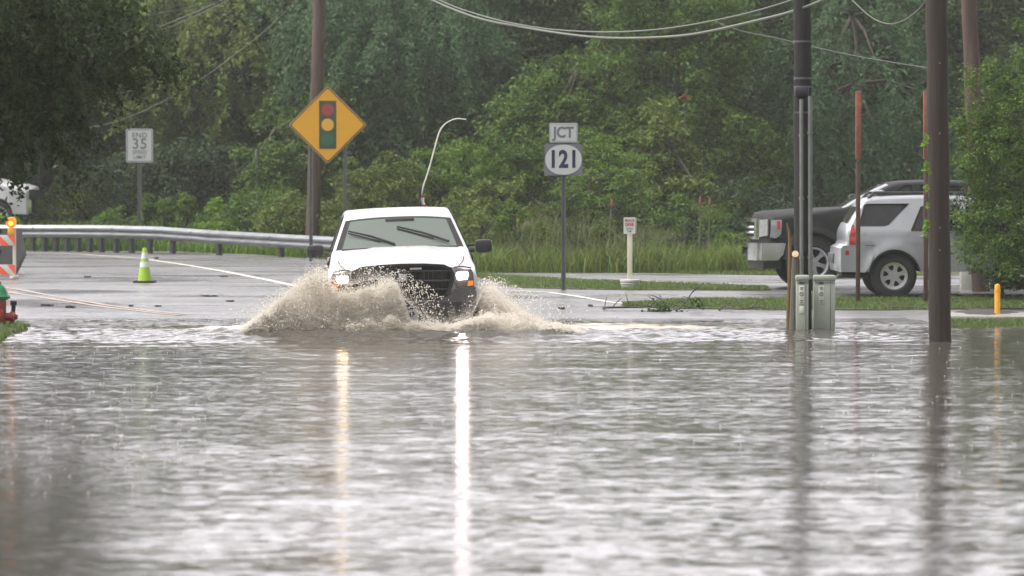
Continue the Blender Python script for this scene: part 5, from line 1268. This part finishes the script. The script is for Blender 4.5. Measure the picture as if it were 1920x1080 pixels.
# middle layer
def t2(px, py, rx, rz, Y, m, st, nc, nl, cr, ls, lb, cat='tree', nm='tree', seed=0, extra=(), **k):
    lobes = [px_lobe(px, py, rx, rz, Y)] + [px_lobe(a, b, c, d, Y, dy=e) for a, b, c, d, e in extra]
    return tree(nm, lb, cat, lobes, m, nc, nl, cr, ls, st, seed or int(px * 3 + py), **k)
t2(545, 300, 75, 130, 104, 'mid', 'clump', 170, 75, .42, .12, 'lighter green bushy tree left of the diamond sign, under the tall dark ones', extra=((500, 350, 60, 80, -.5), (640, 190, 55, 75, .2), (620, 330, 60, 90, -.2)))
t2(740, 90, 165, 190, 105.5, 'blue', 'droop', 260, 85, .75, .13, 'large weeping bluish-green tree between the diamond sign and the aerial', extra=((640, 20, 90, 110, -.4), (850, 60, 90, 160, -.4), (700, 230, 110, 90, -.6)), droop=.9)
t2(1085, 185, 110, 105, 101, 'mid', 'clump', 230, 80, .40, .12, 'mid-green tree rising just behind the JCT sign', extra=((1010, 250, 75, 100, -.4), (1130, 270, 80, 90, -.5), (960, 200, 25, 45, -.4), (910, 285, 70, 70, -.4)))
t2(1270, 110, 135, 200, 102, 'mid', 'clump', 330, 80, .42, .13, 'yellowish-green leafy tree right of the JCT sign under the cables', extra=((1200, 40, 80, 90, -.6), (1340, 60, 90, 120, -.2), (1330, 280, 120, 120, -.6), (1420, 330, 70, 100, -.5)))
t2(1600, 150, 150, 220, 103, 'blue', 'droop', 260, 80, .6, .12, 'dull bluish tree above the dark lifted pickup', extra=((1500, 260, 90, 110, -.4), (1700, 300, 90, 120, -.3)))
t2(1240, 300, 60, 120, 99, 'olive', 'clump', 120, 75, .4, .12, 'olive tree with lit leaf tips right of the PRIVATE DRIVE sign', extra=((1290, 380, 80, 70, -.3),))
t2(350, 330, 150, 70, 108, 'deep', 'clump', 150, 70, .5, .13, 'dark thicket behind the speed limit sign post', cat='thicket', nm='thicket')
# bushes
def bush(px, py, rx, rz, Y, m, lb, st='clump', nc=None, ls=.095, cr=.26, nl=65, **k):
    area = rx * rz * (Y / FPX) ** 2; nc = nc or int(30 + 75 * area)
    return t2(px, py, rx, rz, Y, m, st, nc, nl, cr, ls, lb, 'bush', 'bush', tr=(.05, .02), nl=6 if False else nl, **k)
def bush(px, py, rx, rz, Y, m, lb, st='clump', ls=.095, cr=.26, nleaf=65, extra=(), lump=.28):
    S = Y / FPX; area = rx * rz * S * S + sum(c * d * S * S for a, b, c, d, e in extra)
    lobes = [px_lobe(px, py, rx, rz, Y)] + [px_lobe(a, b, c, d, Y, dy=e) for a, b, c, d, e in extra]
    return tree('bush', lb, 'bush', lobes, m, int(28 + 62 * area), nleaf, cr, ls, st, int(px * 3 + py), tr=(.05, .02), nl=7, lump=lump)
bush(700, 380, 85, 75, 96, 'olive', 'rounded pale bush behind the left half of the truck roof', extra=((650, 420, 60, 50, .3), (760, 350, 55, 60, .1)))
bush(835, 360, 80, 80, 97, 'bright', 'bright green bush behind the bent aerial', extra=((880, 310, 50, 50, .2), (800, 300, 30, 30, .3)))
bush(925, 400, 85, 75, 94, 'olive', 'dull green bush right of the truck cab', extra=((985, 430, 60, 50, 0), (870, 440, 60, 45, 0)))
bush(1010, 330, 60, 70, 97, 'mid', 'mid-green bush left of the JCT sign post', extra=((970, 290, 40, 50, 0),), ls=.10)
bush(1140, 310, 60, 70, 96.5, 'bright', 'fern-leaved bright bush right of the 121 oval', 'frond', cr=.42, ls=.085)
bush(1105, 375, 75, 60, 95, 'mid', 'fern-leaved green bush low behind the JCT sign post', 'frond', cr=.40, ls=.085, extra=((1185, 350, 30, 40, 0),))
bush(1230, 420, 90, 70, 95, 'mid', 'leafy bush behind the tall grass right of the PRIVATE DRIVE sign', extra=((1310, 430, 70, 60, 0),))
bush(1375, 480, 45, 42, 85, 'mid', 'small rounded bush at the end of the tall grass, left of the chrome bumper', ls=.08, cr=.2)
bush(1440, 420, 80, 90, 95, 'deep', 'dark bush behind the nose of the dark pickup')
for a_, b_, c_, d_, e_, f_ in ((900, 445, 62, 58, 'olive', 'drooping olive bush just right of the truck mirror'), (960, 425, 34, 48, 'mid', 'mid-green bush between the truck mirror and the tall grass'), (1010, 455, 36, 40, 'olive', 'weedy clump in the grass left of the JCT post'), (1075, 470, 30, 30, 'deep', 'dark leafy weed in the grass right of the JCT post'),
    (1130, 450, 26, 45, 'mid', 'upright leafy weed in the grass left of the PRIVATE DRIVE post'), (1225, 475, 38, 30, 'mid', 'leafy low plant in the grass right of the PRIVATE DRIVE post'), (1290, 465, 40, 42, 'deep', 'dark weedy clump below the two rusty-tipped stalks'), (960, 490, 34, 22, 'deep', 'short dark weed at the front of the tall grass')):
    bush(a_, b_, c_, d_, 83.5, e_, f_, ls=.075, cr=.17, nleaf=45)
bush(560, 420, 75, 60, 98, 'olive', 'olive bush behind the guardrail by the brown pole', extra=((510, 430, 50, 40, 0), (610, 440, 50, 40, 0)))
bush(490, 400, 60, 60, 101, 'mid', 'green bush behind the guardrail left of the brown pole', extra=((455, 420, 40, 40, 0),))
bush(122, 402, 42, 46, 109, 'olive', 'olive bush behind the guardrail right of the white pickup nose', extra=((150, 380, 30, 45, 0),))
bush(240, 425, 110, 30, 106, 'mid', 'low spreading bush behind the guardrail under the speed sign', extra=((340, 420, 90, 36, 0), (420, 425, 60, 36, 0)))
bush(413, 400, 20, 30, 103, 'lime', 'bright lime sapling rising over the guardrail', cr=.16, ls=.09, extra=((400, 425, 30, 14, 0), (440, 425, 22, 20, 0)))
bush(350, 388, 13, 28, 104, 'bright', 'slim upright sapling, second right of the speed sign post', cr=.14, ls=.08)
bush(310, 392, 17, 24, 104, 'bright', 'slim sapling just right of the speed sign post', cr=.14, ls=.08)
bush(276, 388, 9, 22, 104, 'mid', 'thin sapling touching the speed sign post', cr=.12, ls=.08)
bush(6, 417, 28, 14, 103, 'lime', 'bright weeds behind the orange flasher', cr=.15, ls=.08)
# near trees
Yr = 63
rt_ = tree('leafy_tree', 'green leafy tree at the right edge, hanging over the yellow bollard', 'tree',
     [px_lobe(1985, 200, 130, 210, Yr), px_lobe(2020, -120, 170, 200, Yr), px_lobe(1845, 170, 55, 75, Yr, dy=-.3), px_lobe(1900, 130, 60, 60, Yr, dy=-.2), px_lobe(1830, 290, 45, 70, Yr, dy=-.2), px_lobe(1860, 390, 75, 90, Yr), px_lobe(1890, 470, 90, 55, Yr, dy=.2), px_lobe(1835, 250, 50, 60, Yr), px_lobe(1930, 300, 110, 150, Yr, dy=-.3), px_lobe(2050, 330, 150, 220, Yr)],
     'mid', 760, 75, .20, .062, 'clump', 41, trunk=(9.3, 63.6), tr=(.16, .08), hollow=.35, lump=.2)
bush(1878, 440, 85, 95, 66.5, 'dark', 'dark leafy bush low behind the bright tree at the right edge', ls=.07, cr=.2, nleaf=80, extra=((1830, 400, 45, 60, 0), (1940, 420, 60, 110, 0), (1900, 510, 60, 30, -.4)))
Yl = 45
tree('shade_tree', 'large dark tree overhanging the upper left corner, its tip drooping', 'tree',
     [px_lobe(-260, -60, 470, 380, Yl), px_lobe(60, 80, 130, 190, Yl, dy=-.3), px_lobe(10, 200, 110, 110, Yl, dy=-.2), px_lobe(170, 40, 75, 110, Yl, dy=-.1), px_lobe(60, 280, 75, 55, Yl), px_lobe(-20, 20, 200, 240, Yl), px_lobe(20, -330, 190, 240, 41), px_lobe(-60, -600, 300, 400, 38), px_lobe(100, -700, 150, 300, 43), px_lobe(190, -480, 190, 230, 40), px_lobe(310, -900, 210, 260, 37)],
     'dark', 2000, 68, .28, .068, 'droop', 51, trunk=(-8.6, 46), tr=(.28, .12), hollow=.3, lump=.22, droop=.8)
b_ = tree('shade_branch', 'separate drooping branch tip at upper left, reaching toward the diamond sign', 'branch', [px_lobe(250, 90, 60, 40, 47), px_lobe(298, 125, 38, 28, 47), px_lobe(205, 140, 30, 40, 47, dy=.1), px_lobe(205, 50, 30, 40, 47)], 'dark', 95, 60, .17, .06, 'droop', 61, trunk=(-8.4, 47), lump=.2, droop=.8)
# vine on the thick pole, dead stalks
rng = np.random.default_rng(5); pv = []
for (a, b) in ((1736, 255), (1739, 262), (1734, 272), (1738, 310), (1734, 318), (1740, 322), (1736, 415), (1738, 425), (1735, 430), (1738, 440), (1737, 352), (1740, 385)):
    for _ in range(5): v = at(a + rng.normal(0, 2), b + rng.normal(0, 3), 52.15); pv.append(v)
bs = at(1740, 560, 52.2); rt = empty('vine', bs, 0, 'yellow-green climbing vine on the left side of the thick brown pole', 'vine')
leafmesh('leaves', np.array([tuple(v - bs) for v in pv]), np.array([0, -1, .3]) + rng.normal(0, .4, (len(pv), 3)), .07 * rng.uniform(.7, 1.3, len(pv)), LEAF['lime'], rt, rng, .7)
q = MB(); q.tube([at(1740 + 1.5 * math.sin(k), 560 - k * 20, 52.2) - bs for k in range(17)], .006, 5); q.build('stem', M['bark'], rt)
for x0, y0, x1, y1, lb in ((1147, 376, 1137, 512, 'rusty-tipped dead stalk in the tall grass left of the PRIVATE DRIVE sign'), (1313, 372, 1309, 505, 'left of two rusty-tipped dead stalks right of the PRIVATE DRIVE sign'), (1331, 374, 1326, 500, 'right of two rusty-tipped dead stalks, nearer the dark pickup')):
    c = at(x1, y1, 83); base = Vector((c.x, c.y, G(c.x, c.y))); t_ = at(x0, y0, 83) - base
    rt = empty('dead_stalk', base, 0, lb, 'weed'); q = MB(); q.tube([(0, 0, 0), t_ * .5 + Vector((.01, 0, 0)), t_], [.022, .018, .010], 6); q.build('stem', M['wood_old'], rt)
    q = MB(); q.lathe([(.001, -.12), (.028, -.08), (.03, .0), (.012, .06), (.001, .07)], 8, 'z', t_ - Vector((0, 0, .03))); q.build('seed_head', M['rust_post'], rt)
a_ = at(481, 285, 103); b_ = G(a_.x, 103); rt = empty('thin_post', (a_.x, 103, b_), 0, 'thin pale post among the trees left of the diamond sign', 'post')
q = MB(); q.tube([(0, 0, 0), (0, 0, (a_.z - b_) * .5), (0, 0, a_.z - b_)], .028, 8); q.lathe([(.034, 0), (.034, .05), (.001, .06)], 10, 'z', (0, 0, a_.z - b_)); q.build('shaft', M['conduit'], rt)

# grass: tall reeds, weeds behind the rail, short lawn on the verges
def blades(name, base, H, W_, m, rng, lean=.35, seg=3, label=None):
    n = len(base); an = rng.uniform(0, 6.28, n); d = np.stack([np.cos(an), np.sin(an), np.zeros(n)], 1); le = np.abs(rng.normal(lean, lean * .5, n))[:, None] * H[:, None]
    s = np.stack([-np.sin(an + rng.normal(0, .8, n)), np.cos(an + rng.normal(0, .8, n)), np.zeros(n)], 1); V = []
    for k in range(seg + 1):
        t = k / seg; c = base + d * le * t ** 2 + np.array([0, 0, 1]) * (H[:, None] * (t - .18 * t ** 3 * (le / H[:, None]) * 2)); wk = W_[:, None] * (1 - t) ** .6 * .5 + .0008
        V += [c - s * wk, c + s * wk]
    V = np.stack(V, 1).astype(np.float32); m_ = 2 * (seg + 1)
    F = np.array([[2 * k, 2 * k + 1, 2 * k + 3, 2 * k + 2] for k in range(seg)])[None] + (np.arange(n) * m_)[:, None, None]
    me = quadmesh(name, V.reshape(-1, 3), F.reshape(-1, 4), smooth=False); me.materials.append(m); o = bpy.data.objects.new(name, me); COL.objects.link(o); return tag(o, label[0], label[1], kind='stuff')
GVz = lambda P: np.array([G(a, b) for a, b in P])
rng = np.random.default_rng(31)
def scatter(n, y0, y1, p0, p1, clump=0, cs=.3):
    Y = rng.uniform(y0, y1, n); X = (rng.uniform(p0, p1, n) - 960) * Y / FPX
    if clump:
        k = rng.integers(0, clump, n); cy = rng.uniform(y0, y1, clump); cx = (rng.uniform(p0, p1, clump) - 960) * cy / FPX; X = cx[k] + rng.normal(0, cs, n); Y = np.maximum(cy[k] + rng.normal(0, cs, n), y0)
    return X, Y
X, Y = scatter(9500, 80.3, 91, 520, 1440, 85, .26); far = np.array([y_ > far_edge(x_) + .3 for x_, y_ in zip(X, Y)]) & (X > -.3 + .4 * np.sin(Y * 3)); X, Y = X[far], Y[far]; Z = GVz(zip(X, Y)); hh = np.interp((X / Y * FPX + 960), [500, 850, 950, 1080, 1200, 1300, 1440], [.7, .9, 1.15, 1.3, .95, .7, .5])
blades('tall_grass', np.stack([X, Y, Z], 1), hh * rng.uniform(.4, 1.15, len(X)) * np.interp(Y, [80, 84], [.7, 1]), rng.uniform(.012, .035, len(X)), LEAF['grass'], rng, .38, 4, ('tall pale reedy grass along the far side of the drive', 'grass'))
X, Y = scatter(12000, 80.0, 86, 860, 1460, 0); Z = GVz(zip(X, Y))
blades('grass_understorey', np.stack([X, Y, Z], 1), rng.uniform(.15, .75, len(X)), rng.uniform(.010, .03, len(X)), LEAF['olive'], rng, .5, 3, ('dull green weeds between the tall reeds', 'weeds'))
X, Y = scatter(14000, 100.5, 112, -40, 640, 260, .35); Z = GVz(zip(X, Y))
blades('weeds', np.stack([X, Y, Z], 1), rng.uniform(.2, .85, len(X)), rng.uniform(.02, .05, len(X)), LEAF['mid'], rng, .5, 3, ('green weeds growing behind the guardrail', 'weeds'))
X, Y = scatter(9000, 93, 101, 300, 900, 200, .3); far = np.array([Y_ > far_edge(x_) + .15 for x_, Y_ in zip(X, Y)]); X, Y = X[far], Y[far]; Z = GVz(zip(X, Y))
blades('weeds', np.stack([X, Y, Z], 1), rng.uniform(.12, .6, len(X)), rng.uniform(.02, .045, len(X)), LEAF['bright'], rng, .5, 3, ('brighter weeds at the foot of the guardrail near the brown pole', 'weeds'))
def lawn(name, xf0, xf1, top, bot, n, dz, lb, h=(.02, .07), m='lawn'):
    X = rng.uniform(xf0, xf1, n); t = rng.uniform(0, 1, n); Y = np.array([bot(x) + (top(x) - bot(x)) * a for x, a in zip(X, t)]) + rng.normal(0, .10, n) + .12 * np.sin(X * 2.7); Z = GVz(zip(X, Y)) + dz
    blades(name, np.stack([X, Y, Z], 1), rng.uniform(h[0], h[1], n), rng.uniform(.006, .016, n), LEAF[m], rng, .5, 2, (lb, 'grass'))
lawn('grass', onground(886, 519).x, onground(1438, 545).x, i1t, i1b, 26000, .045, 'cut grass on the long verge around the signs')
lawn('grass', onground(1168, 576).x, 9, i2t, i2b, 30000, .045, 'cut grass on the near verge in front of the parked vehicles')
lawn('grass', 6.15, 8.2, lambda x: 58.9, lambda x: 57.25, 9000, .01, 'grass at the water edge below the right-hand tree', (.02, .07))
lawn('grass', onground(960, 512).x, 8, lambda x: 81.2, lambda x: far_edge(x), 12000, .0, 'strip of cut grass at the far side of the drive', (.03, .14))
# bank at the left
n_ = 16000; Y = rng.uniform(44, 61, n_); X = -6.75 + (57 - Y) * .09 - rng.uniform(-.02, 1, n_) ** 1.3 * 1.6; Z = GVz(zip(X, Y)); ok = Z > -.04
blades('grass', np.stack([X, Y, Z], 1)[ok], rng.uniform(.03, .10, n_)[ok], rng.uniform(.006, .016, n_)[ok], LEAF['lawn'], rng, .5, 2, ('grassy bank around the fire hydrant', 'grass'))
bk = grid('bank', axis([(-12, -7.8, .6), (-7.8, -5.2, .1)]), axis([(38, 61.9, .3)]), lambda X, Y: np.where(GV(X, Y) > -.02, GV(X, Y) + .012, -.3), M['turf']); tag(bk, kind='structure')
# red-leaved sprig
tree('red_sprig', 'small patch of rusty red leaves high in the yellowish-green tree', 'foliage', [px_lobe(1283, 181, 10, 6, 98.5)], 'redleaf', 4, 7, .07, .07, 'clump', 71, trunk=(at(1283, 181, 98.5).x, 98.5), tr=(.03, .01), nl=2)

# ------------------------------------------------------------------ rain haze
if HAZE:
    q = MB(); q.box((0, 45, 6.2), (190, 152, 15.6)); hz = q.build('haze', None if False else M['seam'], None, 0)
    m = bpy.data.materials.new('rain_haze'); m.use_nodes = True; m.node_tree.nodes.clear(); v = m.node_tree.nodes.new('ShaderNodeVolumePrincipled'); oo = m.node_tree.nodes.new('ShaderNodeOutputMaterial')
    v.inputs['Color'].default_value = (.94, .98, .91, 1); v.inputs['Density'].default_value = HAZE; v.inputs['Anisotropy'].default_value = .2
    m.node_tree.links.new(v.outputs[0], oo.inputs['Volume']); hz.data.materials.clear(); hz.data.materials.append(m); tag(hz, kind='stuff', label='thin rain haze over the road', cat='haze')
